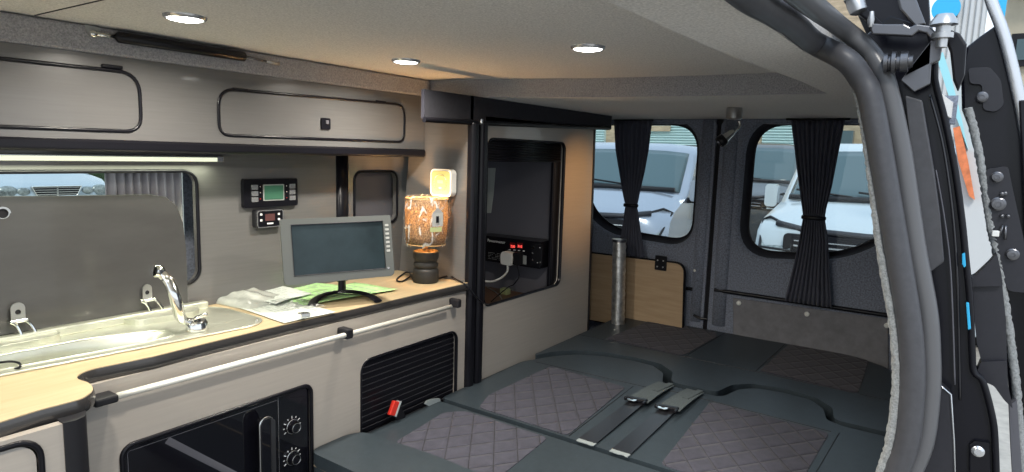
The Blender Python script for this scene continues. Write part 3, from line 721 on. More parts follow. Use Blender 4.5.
for L in (L1, L2):
    bm = nb(); plate(bm, L, [], fY(YO + .001), (0, .010, 0)); dd = obj('door', bm, 'laminate_shaded', oc)
    ring('seal', L, fY(YO - .001), .0035, 'black', dd, flat=(.0038, .003), up=(0, 1, 0))
    if L is L2:
        a = PY(319, 110, YO); bm = nb(); plate(bm, rrect(1.160, 1.190, 1.197, 1.228, .003), [], fY(YO - .004), (0, .005, 0)); lt = obj('latch', bm, 'black', dd, bevel=.001)
        bm = nb(); box(bm, 1.172, 1.182, YO - .008, YO - .004, 1.212, 1.222); obj('latch_button', bm, 'trim_grey', lt, bevel=.001)
for x, z in ((0.635, 1.2985), (0.92, 1.2795), (1.38, 1.288)):
    bm = nb(); box(bm, x - .02, x + .02, YO - .006, YO + .001, z - .003, z + .004); obj('hinge', bm, 'black', oc, bevel=.002)
# under-locker rail
bm = nb(); lp = [(YO - .010, 1.151), (YO - .014, 1.146), (YO - .014, 1.130), (YO - .008, 1.126), (YO + .03, 1.126), (YO + .03, 1.151)]
prism(bm, [(-1.1, a, b) for a, b in lp], (2.668, 0, 0)); tag(obj('locker_rail', bm, 'black', bevel=.003), 'black rail along the bottom edge of the overhead locker', 'rail')
# LED strip
ls = thing('strip_light', 'slim lit strip light under the overhead locker above the sink', 'light', (0.3, 1.5, 1.105))
la, lb = PW(-80, 157), PW(221, 159)
bm = nb(); box(bm, -0.5, lb.x, wally(1.11) - .014, wally(1.11) - .001, 1.103, 1.118); obj('housing', bm, 'silver_trim', ls, bevel=.002)
bm = nb(); box(bm, -0.49, lb.x - .02, wally(1.11) - .017, wally(1.11) - .0135, 1.1045, 1.114); obj('diffuser', bm, 'led', ls)
# roof strut
st = thing('gas_strut', 'black gas strut under the roof above the overhead locker', 'strut', (0.8, 1.42, 1.355))
A = PY(93, 34, 1.425); B = PY(115, 36.5, 1.425); Cc = PY(246, 57, 1.425); D_ = PY(279, 64, 1.425)
bm = nb(); tube(bm, [A + Vector((0, 0, 0)), B], .0042, 10); obj('end_fitting', bm, 'chrome', st, smooth=True)
bm = nb(); lathe(bm, [(.0, -.008), (.006, -.006), (.0075, 0), (.006, .006), (0, .008)], A, (0, 1, 0), 16); obj('ball_joint', bm, 'chrome', st, smooth=True)
bm = nb(); tube(bm, [B, B + (Cc - B) * .02, B + (Cc - B) * .98, Cc], [.005, .0115, .0115, .005], 14); obj('cylinder', bm, 'black', st, smooth=50)
bm = nb(); tube(bm, [Cc, D_ - (D_ - Cc) * .35], .003, 10); obj('rod', bm, 'dark_steel', st, smooth=True)
bm = nb(); tube(bm, [D_ - (D_ - Cc) * .4, D_], .0042, 10); obj('end_fitting', bm, 'brushed', st, smooth=True)
bm = nb(); a = PY(92, 27, 1.43); prism(bm, [(A.x - .01, 1.434, A.z + .018), (A.x + .018, 1.434, A.z + .016), (A.x + .010, 1.434, A.z - .004), (A.x - .002, 1.434, A.z - .006)], (0, .003, 0)); obj('bracket', bm, 'grey_plastic', st)

# downlights
for (u, v, rr, lab) in ((185, 16, .036, 'round lit ceiling downlight nearest the sink, leftmost of three'), (406, 60, .036, 'round lit ceiling downlight above the table lamp, middle of three'), (588, 46.5, .036, 'round lit ceiling downlight nearest the rear door windows, rightmost of three')):
    c = PZ(u, v, ZC)
    dl_ = thing('downlight', lab, 'light', (c.x, c.y, ZC), 'ceiling downlights')
    bm = nb(); lathe(bm, [(.030, .0005), (.030, .006), (.0325, .007), (.036, .004), (.037, .0005)], (c.x, c.y, ZC), (0, 0, -1), 32, cap=False); obj('bezel', bm, 'silver_trim', dl_, smooth=40)
    bm = nb(); lathe(bm, [(.030, .001), (.029, .0065), (.020, .0085), (0, .009)], (c.x, c.y, ZC), (0, 0, -1), 32); obj('lens', bm, 'downlight', dl_, smooth=True)

# ================================================================== WALL FITTINGS
def wallframe(u, v):
    p = PW(u, v); n = Vector((0, -1, -.29)).normalized(); up = Vector((0, -.29, 1)).normalized(); return p, n, up
def wplate(u0, u1, v0, v1, th, r, ua=0.0):
    """quad on wall from pixel bounds -> 2D loops in (x,z) """
    a = PW((u0 + u1) / 2, v0); b = PW((u0 + u1) / 2, v1); c = PW(u0, (v0 + v1) / 2); d = PW(u1, (v0 + v1) / 2)
    return c.x, d.x, b.z, a.z
x0, x1, z0, z1 = wplate(241, 295, 178.5, 206.5, 0, 0)
cpn = thing('control_panel', 'wide black control panel with a green display and six buttons on the kitchen wall', 'control panel', ((x0 + x1) / 2, wally(z0), z0))
off = lambda d: (lambda a, b: (a, wally(b) - d, b))
bm = nb(); plate(bm, rrect(x0, x1, z0, z1, .005), [], off(.012), (0, .012, 0)); obj('housing', bm, 'black', cpn, bevel=.0015)
w = x1 - x0; h = z1 - z0
bm = nb(); plate(bm, rrect(x0 + w * .34, x0 + w * .73, z0 + h * .22, z0 + h * .80, .002), [], off(.0135), (0, .0015, 0)); obj('bezel', bm, 'grey_plastic', cpn)
bm = nb(); plate(bm, rrect(x0 + w * .36, x0 + w * .71, z0 + h * .26, z0 + h * .76, .002), [], off(.0145), (0, .0015, 0)); obj('display', bm, 'lcd_green', cpn)
for cx0 in (.13, .83):
    for k in range(3):
        za = z0 + h * (.20 + k * .215); bm = nb(); plate(bm, rrect(x0 + w * cx0 - .0, x0 + w * (cx0 + .115), za, za + h * .17, .001), [], off(.0148), (0, .003, 0)); obj('button', bm, 'silver_trim', cpn)
        bm = nb(); lathe(bm, [(.0012, 0), (.0012, .001)], off(.0125)(x0 + w * (.29 if cx0 < .5 else .78), za + h * .1), (0, -1, 0), 8); obj('indicator', bm, 'white_ink' if k else 'red', cpn)
x0, x1, z0, z1 = wplate(254, 280, 209.5, 226.5, 0, 0)
tm = thing('thermostat', 'small black rounded heater display just below the wide control panel', 'control panel', ((x0 + x1) / 2, wally(z0), z0))
w = x1 - x0; h = z1 - z0
bm = nb(); plate(bm, rrect(x0 - .006, x1 - .006, z0, z1 + .002, .006), [], off(.016), (0, .016, 0)); obj('housing', bm, 'rubber', tm, bevel=.002)
bm = nb(); plate(bm, rrect(x0 - .002, x1 - .002, z0, z1, .007), [rrect(x0, x1 - .004, z0 + .002, z1 - .002, .006)], off(.0185), (0, .003, 0)); obj('rim', bm, 'silver_trim', tm)
bm = nb(); plate(bm, rrect(x0, x1 - .004, z0 + .002, z1 - .002, .006), [], off(.0178), (0, .002, 0)); fc = obj('face', bm, 'black', tm)
bm = nb(); plate(bm, rrect(x0 + w * .27, x0 + w * .64, z0 + h * .38, z0 + h * .78, .001), [], off(.0185), (0, .001, 0)); obj('display', bm, 'lcd_red', tm)
for a, b in ((.08, .72), (.08, .38), (.76, .68), (.76, .38)):
    bm = nb(); plate(bm, rrect(x0 + w * a, x0 + w * (a + .08), z0 + h * b, z0 + h * (b + .12), .0005), [], off(.0187), (0, .001, 0)); obj('button', bm, 'white_ink', tm)
bm = nb(); plate(bm, rrect(x0 + w * .34, x0 + w * .58, z0 + h * .18, z0 + h * .26, .0003), [], off(.0187), (0, .001, 0)); obj('mark', bm, 'white_ink', tm)
# black vertical conduit & niche
xa, xb = PW(336, 185).x, PW(347.5, 185).x
bm = nb(); c = (xa + xb) / 2; r = (xb - xa) / 2
tube(bm, [(c, wally(.735) - .002, .735), (c, wally(1.128) - .002, 1.128)], r, 16, flat=(.012, r), up=(1, 0, 0)); tag(obj('wall_post', bm, 'black', smooth=True), 'black rounded upright on the kitchen wall behind the screen', 'post')
ring('trim_6', niche, lambda a, b: (a, wally(b) - .001, b), .0045, 'black', None)['kind'] = 'structure'
bm = nb(); plate(bm, rrect(niche[6][0] if 0 else PW(350, 190).x, PW(401, 190).x, .89, 1.09, .03), [], lambda a, b: (a, wally(b) + .035, b), (0, .004, 0)); struct('trim_7', bm, 'trim_grey')

# curtain in the kitchen window
prof = [(1.118, 0.62, 1.0), (1.0, 0.62, 1.0), (0.80, 0.62, 1.0)]
t = thing('curtain', 'pale grey pleated curtain hanging in the kitchen side window', 'curtain', (0.8, 1.58, 0.80))
cxa, cxb = PY(106, 180, 1.64).x, PY(180, 180, 1.64).x
bm = nb(); rows = []
for z in (1.10, 1.0, 0.9, 0.80):
    rows.append([bm.verts.new((cxa + (cxb - cxa) * i / 120, wally(z) + .085 + .011 * math.sin(2 * PI * 9 * i / 120) + .003 * math.sin(i * .9), z)) for i in range(121)])
for r0, r1 in zip(rows, rows[1:]):
    for i in range(120): bm.faces.new((r0[i], r0[i + 1], r1[i + 1], r1[i]))
obj('fabric', bm, 'curtain_grey', t, smooth=True, solid=.0015)
bm = nb(); tube(bm, [(cxa - .01, wally(1.10) + .085, 1.10), (cxb + .01, wally(1.10) + .085, 1.10)], .004, 8); obj('track', bm, 'trim_grey', t, smooth=True)

# ================================================================== THINGS ON THE WORKTOP
WZ = .7355
# screen
tv = thing('monitor', 'grey framed flat screen on a black curved stand in front of the kitchen wall', 'screen', (1.136, 1.317, WZ))
yaw, lean, roll = 1.1591, .1762, .0129
n0 = Vector((-math.cos(yaw), -math.sin(yaw), 0)); rt = Vector((math.sin(yaw), -math.cos(yaw), 0)); up = Vector((0, 0, 1))
up2 = math.cos(lean) * up - math.sin(lean) * n0
R_ = math.cos(roll) * rt + math.sin(roll) * up2; U_ = -math.sin(roll) * rt + math.cos(roll) * up2; N_ = R_.cross(U_)
if N_.dot(n0) < 0: N_ = -N_
tc_ = Vector((1.1052, 1.30, .8876)); tw, th = .2893, .1654
def fT(d): return lambda a, b: tc_ + R_ * a + U_ * b + N_ * d
# front frame with hole for the panel
scr = (-tw / 2 + .025, tw / 2 - .023, -th / 2 + .022, th / 2 - .015)
bm = nb(); plate(bm, rrect(-tw / 2, tw / 2, -th / 2, th / 2, [.004, .004, .012, .012]), [rrect(*scr, .001, 2)], fT(0), N_ * -.010); obj('frame', bm, 'tv_grey', tv, bevel=.0015)
bm = nb(); plate(bm, rrect(-tw / 2 + .006, tw / 2 - .006, -th / 2 + .006, th / 2 - .006, .006), [], fT(-.010), N_ * -.016); obj('back_shell', bm, 'black', tv, bevel=.004)
bm = nb(); plate(bm, rrect(scr[0] - .001, scr[1] + .001, scr[2] - .001, scr[3] + .001, .001, 2), [], fT(-.003), N_ * -.004); obj('display', bm, 'screen', tv)
bm = nb()
lp = [(scr[0], scr[2]), (scr[1], scr[2]), (scr[1], scr[3]), (scr[0], scr[3])]
tube(bm, [fT(.0004)(*p) for p in lp], .0012, 6, closed=True); obj('display_rim', bm, 'trim_plastic', tv)
for k in range(7):
    bm = nb(); plate(bm, rrect(tw / 2 - .018, tw / 2 - .008, th / 2 - .030 - k * .0115, th / 2 - .024 - k * .0115, .0015, 2), [], fT(.0012), N_ * -.002); obj('button', bm, 'grey_plastic', tv)
bm = nb(); lathe(bm, [(.003, 0), (.003, .001)], fT(0)(tw / 2 - .016, -th / 2 + .022), N_, 12); obj('sensor', bm, 'silver_trim', tv)
foot = PZ(342, 298, WZ)
bm = nb(); nk = fT(-.026)(-.004, -.055)
bx = PZ(341, 291, WZ + .012)
tube(bm, [PZ(342, 292.5, WZ + .012), PZ(342, 292.5, WZ + .012) + Vector((0, 0, .055)), nk + Vector((0, 0, .02))], .011, 14, flat=(.013, .008)); obj('neck', bm, 'black', tv, smooth=50)
bm = nb(); b0_ = Vector((nk.x, nk.y, WZ))
sp_ = smooth_path([PZ(312, 305, WZ + .006), PZ(316, 299, WZ + .010), PZ(327, 294, WZ + .014), PZ(343, 291.5, WZ + .016), PZ(359, 292.5, WZ + .014), PZ(371, 296, WZ + .010), PZ(378, 301, WZ + .006)], 5)
tube(bm, sp_, .008, 10, flat=(.012, .0045), up=(0, 0, 1)); obj('stand_base', bm, 'black', tv, smooth=50)
# lamp
lx, ly = 1.492, 1.350
lm = thing('table_lamp', 'lit table lamp with a turned black base and a wrapped fabric shade', 'lamp', (lx, ly, WZ))
bm = nb(); lathe(bm, [(.038, 0), (.0405, .004), (.0405, .036), (.0385, .042), (.034, .0455), (.0385, .050), (.040, .056), (.0385, .062), (.033, .066), (.036, .071), (.0405, .078), (.0415, .096), (.039, .0985)], (lx, ly, WZ), seg=36); obj('base', bm, 'lamp_base', lm, smooth=35)
bm = nb(); lathe(bm, [(.038, .0985), (.036, .1), (.014, .100), (.012, .104), (0, .104)], (lx, ly, WZ), seg=36); obj('base_top', bm, 'lamp_wood', lm, smooth=35)
bm = nb(); lathe(bm, [(.0065, .10), (.0065, .135), (.013, .136), (.013, .165)], (lx, ly, WZ), seg=20); obj('stem', bm, 'lamp_wood', lm, smooth=35)
bm = nb(); lathe(bm, [(.010, .165), (.0165, .18), (.021, .195), (.018, .212), (.008, .222), (0, .224)], (lx, ly, WZ), seg=20, cap=False); bo = obj('bulb', bm, 'white_plastic', lm, smooth=True)
bo.data.materials.clear(); mb = mat('bulb_glow', (1, .8, .5), .4, emit=(1.0, .62, .26), estr=6); bo.data.materials.append(mb)
bm = nb(); lathe(bm, [(.060, .122), (.0635, .150), (.0655, .185), (.066, .22), (.065, .264)], (lx, ly, WZ), seg=48, cap=False); sh = obj('lamp_shade', bm, 'lampshade', lm, smooth=True, solid=.0012)
bm = nb()
for z, r in ((.122, .0605), (.264, .0655)): tube(bm, [(lx + r * math.cos(k * PI / 20), ly + r * math.sin(k * PI / 20), WZ + z) for k in range(40)], .0016, 6, closed=True)
obj('shade_rim', bm, 'lamp_wood', sh, smooth=True)
bm = nb(); random.seed(3); prof_w = [(.050, .112), (.066, .118), (.070, .15), (.0735, .19), (.0725, .235), (.070, .266), (.058, .274), (.042, .271)]
lathe(bm, prof_w, (lx, ly, WZ), seg=48, cap=False)
for v in bm.verts:
    d = Vector((v.co.x - lx, v.co.y - ly, 0)); a = math.atan2(d.y, d.x)
    v.co += d.normalized() * (.0022 * math.sin(a * 7 + v.co.z * 90) + .0016 * math.sin(a * 17 - v.co.z * 70))
obj('shade_wrap', bm, 'wrap', lm, smooth=True, label='clear crinkled plastic wrap over the shade')
# paper label printed with a little house, on the shade
def fS(a, b, d=.0745):  # a angle, b height
    return (lx + d * math.cos(a), ly + d * math.sin(a), WZ + b)
a0 = math.radians(-128); 
def shade_patch(nm, pts, m, par, d):
    b = nb(); prism(b, [fS(a, z, d) for a, z in pts], Vector((math.cos(a0), math.sin(a0), 0)) * .0006); return obj(nm, b, m, par)
lb_ = shade_patch('label', [(a0 - .02, .168), (a0 + .50, .168), (a0 + .50, .182), (a0 - .02, .182)], 'cream_plastic', sh, .0748)
shade_patch('label', [(a0 + .06, .184), (a0 + .56, .184), (a0 + .56, .225), (a0 + .30, .243), (a0 + .06, .225)], 'grey_plastic', sh, .0748)
shade_patch('label_mark', [(a0 + .22, .196), (a0 + .34, .196), (a0 + .34, .216), (a0 + .22, .216)], 'black', sh, .0762)
# lamp cable and the black lead
def cable(name, pts, r, m, label, cat='cable', n=8):
    b = nb(); tube(b, smooth_path(pts, n), r, 8); o = obj(name, b, m, smooth=True)
    if label: tag(o, label, cat)
    return o
cc = [(lx - .03, ly + .035, WZ + .003), PZ(402, 270, WZ + .003), PZ(397, 278, WZ + .003), PZ(404, 281, WZ + .003), PZ(410, 277, WZ + .003)]
bm = nb(); tube(bm, smooth_path([(lx - .02, ly + .035, WZ + .006), PZ(408, 272, WZ + .008), PZ(399, 277, WZ + .004), PZ(397, 280.5, WZ + .004), PZ(403, 281, WZ + .004), PZ(412, 275, WZ + .006)], 8), .0028, 8); obj('lead', bm, 'black', lm, smooth=True)
cable('power_cable', [(lx + .043, ly - .012, WZ + .004), PY(449, 276, 1.33), PY(457, 280, 1.275), PY(466, 285, 1.236), PY(474, 295, 1.222), PY(483, 303, 1.225), PY(489, 305, 1.262), (1.73, 1.30, .60), (1.85, 1.36, .588)], .0028, 'black', 'thin black cable running from the table lamp round the black post into the open cupboard')
# ---- papers
def sheet(name, corners, z, m, label, cat, wav=.0015, nx=14, group=None, extra=None, thick=.0006):
    t = thing(name, label, cat, ((corners[0][0] + corners[2][0]) / 2, (corners[0][1] + corners[2][1]) / 2, z), group)
    b = nb(); V = []
    c = [Vector((p[0], p[1], 0)) for p in corners]
    for j in range(nx + 1):
        row = []
        for i in range(nx + 1):
            s, q = i / nx, j / nx
            p = c[0] * (1 - s) * (1 - q) + c[1] * s * (1 - q) + c[2] * s * q + c[3] * (1 - s) * q
            p.z = z + wav * (1 + math.sin(s * 6 + z * 900) * math.cos(q * 5 + s * 2)) * (0.3 + s * q)
            row.append(b.verts.new(p))
        V.append(row)
    for j in range(nx):
        for i in range(nx): b.faces.new((V[j][i], V[j][i + 1], V[j + 1][i + 1], V[j + 1][i]))
    obj('sheet', b, m, t, smooth=True, solid=thick)
    # print: short lines
    b = nb(); R = random.Random(int(z * 1e5))
    for k in range(9):
        q = .1 + k * .09; s0 = .1; 
        while s0 < .85:
            s1 = s0 + R.uniform(.05, .2)
            if R.random() < .75:
                pts = []
                for (s, qq) in ((s0, q), (min(s1, .92), q), (min(s1, .92), q + .018), (s0, q + .018)):
                    p = c[0] * (1 - s) * (1 - qq) + c[1] * s * (1 - qq) + c[2] * s * qq + c[3] * (1 - s) * qq
                    p.z = z + wav * (1 + math.sin(s * 6 + z * 900) * math.cos(qq * 5 + s * 2)) * (0.3 + s * qq) + .0008
                    pts.append(b.verts.new(p))
                b.faces.new(pts)
            s0 = s1 + .03
    obj('print', b, 'paper_ink', t)
    return t
pz = lambda u, v, z=WZ: xy(PZ(u, v, z))
sheet('leaflet', [pz(238, 291), pz(306, 303), pz(345, 288), pz(262, 279)], WZ + .001, 'paper_green', 'pale green leaflet lying under the screen', 'leaflet', wav=.003)
sheet('leaflet', [pz(285, 301), pz(304, 307), pz(398, 291), pz(355, 284)], WZ + .0045, 'paper_green', 'green printed leaflet sticking out behind the stand of the screen', 'leaflet', wav=.0015)
sheet('document', [pz(232, 297), pz(276, 308), pz(312, 297), pz(258, 286)], WZ + .010, 'paper', 'white printed sheet lying on the green leaflets beside the clear bag', 'paper', wav=.003)
sheet('document', [pz(232, 306), pz(284, 324), pz(336, 313), pz(282, 300)], WZ + .002, 'paper', 'plain pale sheet reaching the front edge of the worktop', 'paper', wav=.001)
# crumpled bag
def bag(name, label, pts, h, m, seed, zb=WZ, nx=26):
    rnd = random.Random(seed); b = nb(); c = [Vector((p[0], p[1], 0)) for p in pts]; T = []; Bt = []
    ph = [rnd.uniform(0, 6.28) for _ in range(8)]
    for j in range(nx + 1):
        rt_, rb_ = [], []
        for i in range(nx + 1):
            s, q = i / nx, j / nx
            p = c[0] * (1 - s) * (1 - q) + c[1] * s * (1 - q) + c[2] * s * q + c[3] * (1 - s) * q
            e = (math.sin(PI * s) * math.sin(PI * q)) ** .45
            wv = .5 + .2 * math.sin(s * 13 + q * 7 + ph[0]) + .2 * math.sin(q * 17 - s * 9 + ph[1]) + .12 * math.sin(s * 31 + q * 23 + ph[2])
            rt_.append(b.verts.new((p.x, p.y, zb + .001 + e * h * (.6 + .5 * wv)))); rb_.append(b.verts.new((p.x, p.y, zb)))
        T.append(rt_); Bt.append(rb_)
    for j in range(nx):
        for i in range(nx):
            b.faces.new((T[j][i], T[j][i + 1], T[j + 1][i + 1], T[j + 1][i])); b.faces.new((Bt[j][i], Bt[j + 1][i], Bt[j + 1][i + 1], Bt[j][i + 1]))
    for i in range(nx):
        for (A_, B_) in (((T[0][i], T[0][i + 1]), (Bt[0][i + 1], Bt[0][i])), ((T[nx][i], T[nx][i + 1]), (Bt[nx][i + 1], Bt[nx][i])), ((T[i][0], T[i + 1][0]), (Bt[i + 1][0], Bt[i][0])), ((T[i][nx], T[i + 1][nx]), (Bt[i + 1][nx], Bt[i][nx]))):
            b.faces.new((*A_, *B_))
    return tag(obj(name, b, m, smooth=True), label, 'bag')
mat('bag_plastic', (0.46, 0.48, 0.44), .18, noise=.2, nscale=25, bump=.8, bscale=60, coat=.6)
M['bag_plastic'].node_tree.nodes['Principled BSDF'].inputs['Alpha'].default_value = .85
bag('plastic_bag', 'crumpled clear plastic bag lying between the sink and the green leaflets', [pz(186, 297), pz(250, 311), pz(296, 300), pz(212, 283)], .028, 'bag_plastic', 4)
bag('plastic_bag', 'flat clear packet with small metal fittings lying on the sheets before the screen', [pz(262, 304), pz(303, 318), pz(326, 308), pz(285, 299)], .012, 'wrap', 9, zb=WZ + .006)
bm = nb(); p = PZ(304, 312, WZ + .02)
obox(bm, (p.x, p.y, WZ + .0135), R_ * .011, Vector((0, .008, 0)), Vector((0, 0, .0055)))
tag(obj('metal_fitting', bm, 'chrome', bevel=.002), 'small shiny metal fitting at the end of the clear packet', 'fitting')
# alarm on end panel
ap = thing('carbon_monoxide_alarm', 'cream square alarm with a round grille on the end panel above the table lamp', 'alarm', (1.57, 1.355, 1.0))
a = PX(429, 170, 1.545); b = PX(452, 197, 1.545)
ayc, azc = 1.352 * 1.545 / 1.575 + .004, 1.044
ayc = (PX(428.5, 184, 1.545).y + PX(453, 184, 1.545).y) / 2; azc = (PX(441, 169.5, 1.545).z + PX(441, 196, 1.545).z) / 2; ah = .043
bm = nb(); plate(bm, rrect(ayc - ah, ayc + ah, azc - ah, azc + ah, .016, 8), [], fX(1.545), (.026, 0, 0)); obj('case', bm, 'white_plastic', ap, bevel=.005, bseg=3)
bm = nb(); plate(bm, rrect(ayc - ah + .005, ayc + ah - .005, azc - ah + .005, azc + ah - .005, .013, 8), [], fX(1.5435), (.003, 0, 0)); fp = obj('cover', bm, 'cream_plastic', ap, bevel=.001)
for k in range(20):
    aa = 2 * PI * k / 20; bb = aa + 2 * PI / 30
    bm = nb(); tube(bm, [(1.5432, ayc + .026 * math.cos(aa + (bb - aa) * j / 3), azc + .026 * math.sin(aa + (bb - aa) * j / 3)) for j in range(4)], .0009, 5)
    if k == 0: allr = bm
    else:
        me_ = bpy.data.meshes.new('t'); bm.to_mesh(me_); bm.free(); allr.from_mesh(me_)
obj('grille_ring', allr, 'brushed', fp)
bm = nb(); plate(bm, rrect(ayc - .012, ayc + .012, azc - .002, azc + .008, .001), [], fX(1.5425), (.002, 0, 0)); obj('window', bm, 'grey_plastic', fp)
bm = nb(); plate(bm, rrect(ayc - .005, ayc + .005, azc - .018, azc - .014, .001), [], fX(1.5425), (.002, 0, 0)); obj('label', bm, 'white_plastic', fp)

# ================================================================== TALL UNIT
tu = thing('tall_cupboard', 'tall taupe cupboard with an open hatch, between the kitchen and the rear doors', 'cabinet', (2.0, YK, 0.0))
ax0, ax1, az0, az1 = 1.668, 2.168, .637, 1.193
ah_ = rrect(ax0, ax1, az0, az1, .03)
bm = nb(); plate(bm, [(1.655, .02), (2.44, .02), (2.405, 1.262), (1.655, 1.262)], [ah_], fY(YK), (0, .016, 0)); obj('front_panel', bm, 'laminate', tu)
bm = nb(); prism(bm, [(2.432, YK - .003, .02), (2.444, YK - .003, .02), (2.410, YK - .003, 1.262), (2.397, YK - .003, 1.262)], (0, .02, 0)); obj('edge_strip', bm, 'black', tu)
ring('hatch_trim', ah_, fY(YK + .004), .005, 'black', tu, flat=(.0045, .008), up=(0, 1, 0))
bm = nb(); prism(bm, [(1.577, YK, .02), (1.577, 1.62, .02), (1.577, 1.49, ZR), (1.577, YK + .0, ZR)], (.014, 0, 0)); obj('end_panel', bm, 'laminate_shaded', tu)
bm = nb(); prism(bm, [(2.44, YK + .002, .02), (2.44, 1.62, .02), (2.41, 1.5, 1.26), (2.405, YK + .002, 1.26)], (.012, 0, 0)); obj('end_panel', bm, 'black', tu)
bm = nb(); box(bm, 1.60, 2.43, YK + .016, 1.66, .560, .575); obj('shelf', bm, 'walnut', tu)
bm = nb(); box(bm, 2.172, 2.186, YK + .016, 1.66, .575, 1.22); obj('inner_side', bm, 'inner_grey', tu)
bm = nb(); box(bm, 1.81, 2.172, 1.645, 1.657, .575, 1.22); obj('inner_back', bm, 'inner_grey', tu)
bm = nb(); box(bm, 1.60, 2.172, YK + .016, 1.585, 1.22, 1.232); obj('inner_top', bm, 'black_matte', tu)
# rolled-up tambour in the top of the hatch and side track
bm = nb()
for k in range(9):
    z = 1.19 - k * .0085; tube(bm, [(1.66, YK + .020 + .0015 * (k % 2), z), (2.165, YK + .020 + .0015 * (k % 2), z)], .0045, 8)
tj = obj('tambour_door', bm, 'black', tu, smooth=True)
bm = nb(); box(bm, 2.118, 2.169, YK + .017, YK + .030, az0 - .02, 1.13); obj('tambour_track', bm, 'black', tu, bevel=.002)
bm = nb(); tube(bm, [(2.13, YK + .018, 1.12), (2.13, YK + .018, .65)], .0012, 6); obj('track_line', bm, 'trim_grey', tu)
# white label inside
p = PX(491, 168, 2.17); q = PX(495.5, 225, 2.17)
bm = nb(); prism(bm, [(2.1695, *yz(PX(488, 168, 2.17))), (2.1695, *yz(PX(495.5, 168, 2.17))), (2.1695, *yz(PX(493.5, 194, 2.17))), (2.1695, *yz(PX(491, 213, 2.17))), (2.1695, *yz(PX(487, 213, 2.17)))], (.002, 0, 0)); tag(obj('notice', bm, 'paper'), 'narrow white printed notice on the inner wall of the open hatch', 'notice')
# black post (two rounded uprights) 
bp = thing('corner_post', 'tall black rounded post between the worktop and the tall cupboard', 'post', (1.60, YK, 0))
bm = nb(); lp = [(1.572, YK + .008), (1.572, YK - .012), (1.580, YK - .018), (1.600, YK - .018), (1.607, YK - .010), (1.607, YK + .008)]
prism(bm, [(a, b, .02) for a, b in lp], (0, 0, 1.218)); obj('upright', bm, 'black', bp, bevel=.004, bseg=3)
bm = nb(); lp = [(1.613, YK + .006), (1.613, YK - .012), (1.622, YK - .020), (1.642, YK - .020), (1.652, YK - .010), (1.655, YK + .006)]
prism(bm, [(a, b, .02) for a, b in lp], (0, 0, 1.218)); obj('upright', bm, 'black', bp, bevel=.004, bseg=3)
# pelmet
pe = thing('pelmet', 'dark fabric-covered pelmet over the tall cupboard with a black lower rail', 'pelmet', (1.9, YK, 1.23))
bm = nb(); prism(bm, [(1.366, YK + .0, 1.238), (1.366, YK + .0, ZR - .001), (2.56, YK, ZR - .001), (2.56, YK, 1.262)], (0, .012, 0)); obj('cover', bm, 'velour', pe)
bm = nb(); tube(bm, [(1.362, YK - .004, 1.234), (1.62, YK - .004, 1.239), (2.53, YK - .004, 1.266)], .008, 10, flat=(.007, .0085)); obj('rail', bm, 'black', pe, smooth=50)
bm = nb(); cyl(bm, (1.617, YK - .012, 1.237), (1.617, YK - .012, 1.250), .006, 12); obj('cap', bm, 'chrome', pe, smooth=40)
# inverter
XI = 2.085
a = PX(488, 236, XI); b = PX(541, 242, XI); c = PX(543, 268, XI)
iy1, iy0, iz0, iz1 = 1.60, b.y + .002, PX(515, 265.5, XI).z, PX(515, 239, XI).z
iv = thing('power_inverter', 'black power inverter with a red display mounted inside the open hatch', 'inverter', (XI, (iy0 + iy1) / 2, iz0))
bm = nb(); box(bm, XI, 2.172, iy0, iy1, iz0, iz1); obj('case', bm, 'black', iv, bevel=.003)
def ip(u, v): p = PX(u, v, XI - .002); return p.y, p.z
def irect(nm, u0, v0, u1, v1, m, par, th=.002, r=.001):
    y_1, zz1 = ip(u0, v0); y_0, zz0 = ip(u1, v1)
    b = nb(); plate(b, rrect(y_0, y_1, zz0, zz1, min(r, abs(y_1 - y_0) * .4, abs(zz1 - zz0) * .4), 3), [], fX(XI - th), (th + .0005, 0, 0)); return obj(nm, b, m, par)
for (u0, u1) in ((510, 515), (517, 522.5)):
    irect('display', u0, 242.5, u1, 248, 'dark_red', iv, .0015)
    dgp = PX(u0 + .4, 247.4, XI - .002)
    text('digits', '230' if u0 == 510 else '310', 'red_led', iv, (XI - .0022, dgp.y, dgp.z), (0, -1, .0), (0, 0, 1), .015, .0003)
for k in range(4): irect('indicator', 508.5 + k * 4.7, 249.3 + k * .4, 510.5 + k * 4.7, 250.3 + k * .4, 'white_ink', iv, .001)
tp_ = PX(487.5, 241.5, XI); text('lettering', 'Powermaster', 'white_ink', iv, (XI - .001, tp_.y, tp_.z), (0, -1, 0), (0, 0, 1), .0165, .0003)
bm = nb(); R = random.Random(5)
for k in range(5):
    y_, z_ = ip(488, 252.5 + k * 1.5)
    for j in range(7):
        if R.random() < .8: box(bm, XI - .001, XI, y_ - j * .009 - R.uniform(.004, .008), y_ - j * .009, z_, z_ + .0014)
obj('small_print', bm, 'grey_plastic', iv)
# end plate with terminals
irect('terminal_plate', 531.5, 243.5, 542, 266, 'black_matte', iv, .004)
for u, v, s in ((534, 247, 1.2), (533, 253, .8), (540.5, 247.5, .6), (538, 262.5, .7), (540.8, 262.2, .9), (533.5, 259.5, .8)):
    y_, z_ = ip(u, v); bm = nb(); lathe(bm, [(.0045 * s, 0), (.0045 * s, .005), (.002 * s, .006)], (XI - .004, y_, z_), (-1, 0, 0), 10); obj('terminal', bm, 'chrome', iv, smooth=40)
irect('socket', 521.5, 255, 526, 264.5, 'grey_plastic', iv, .003)
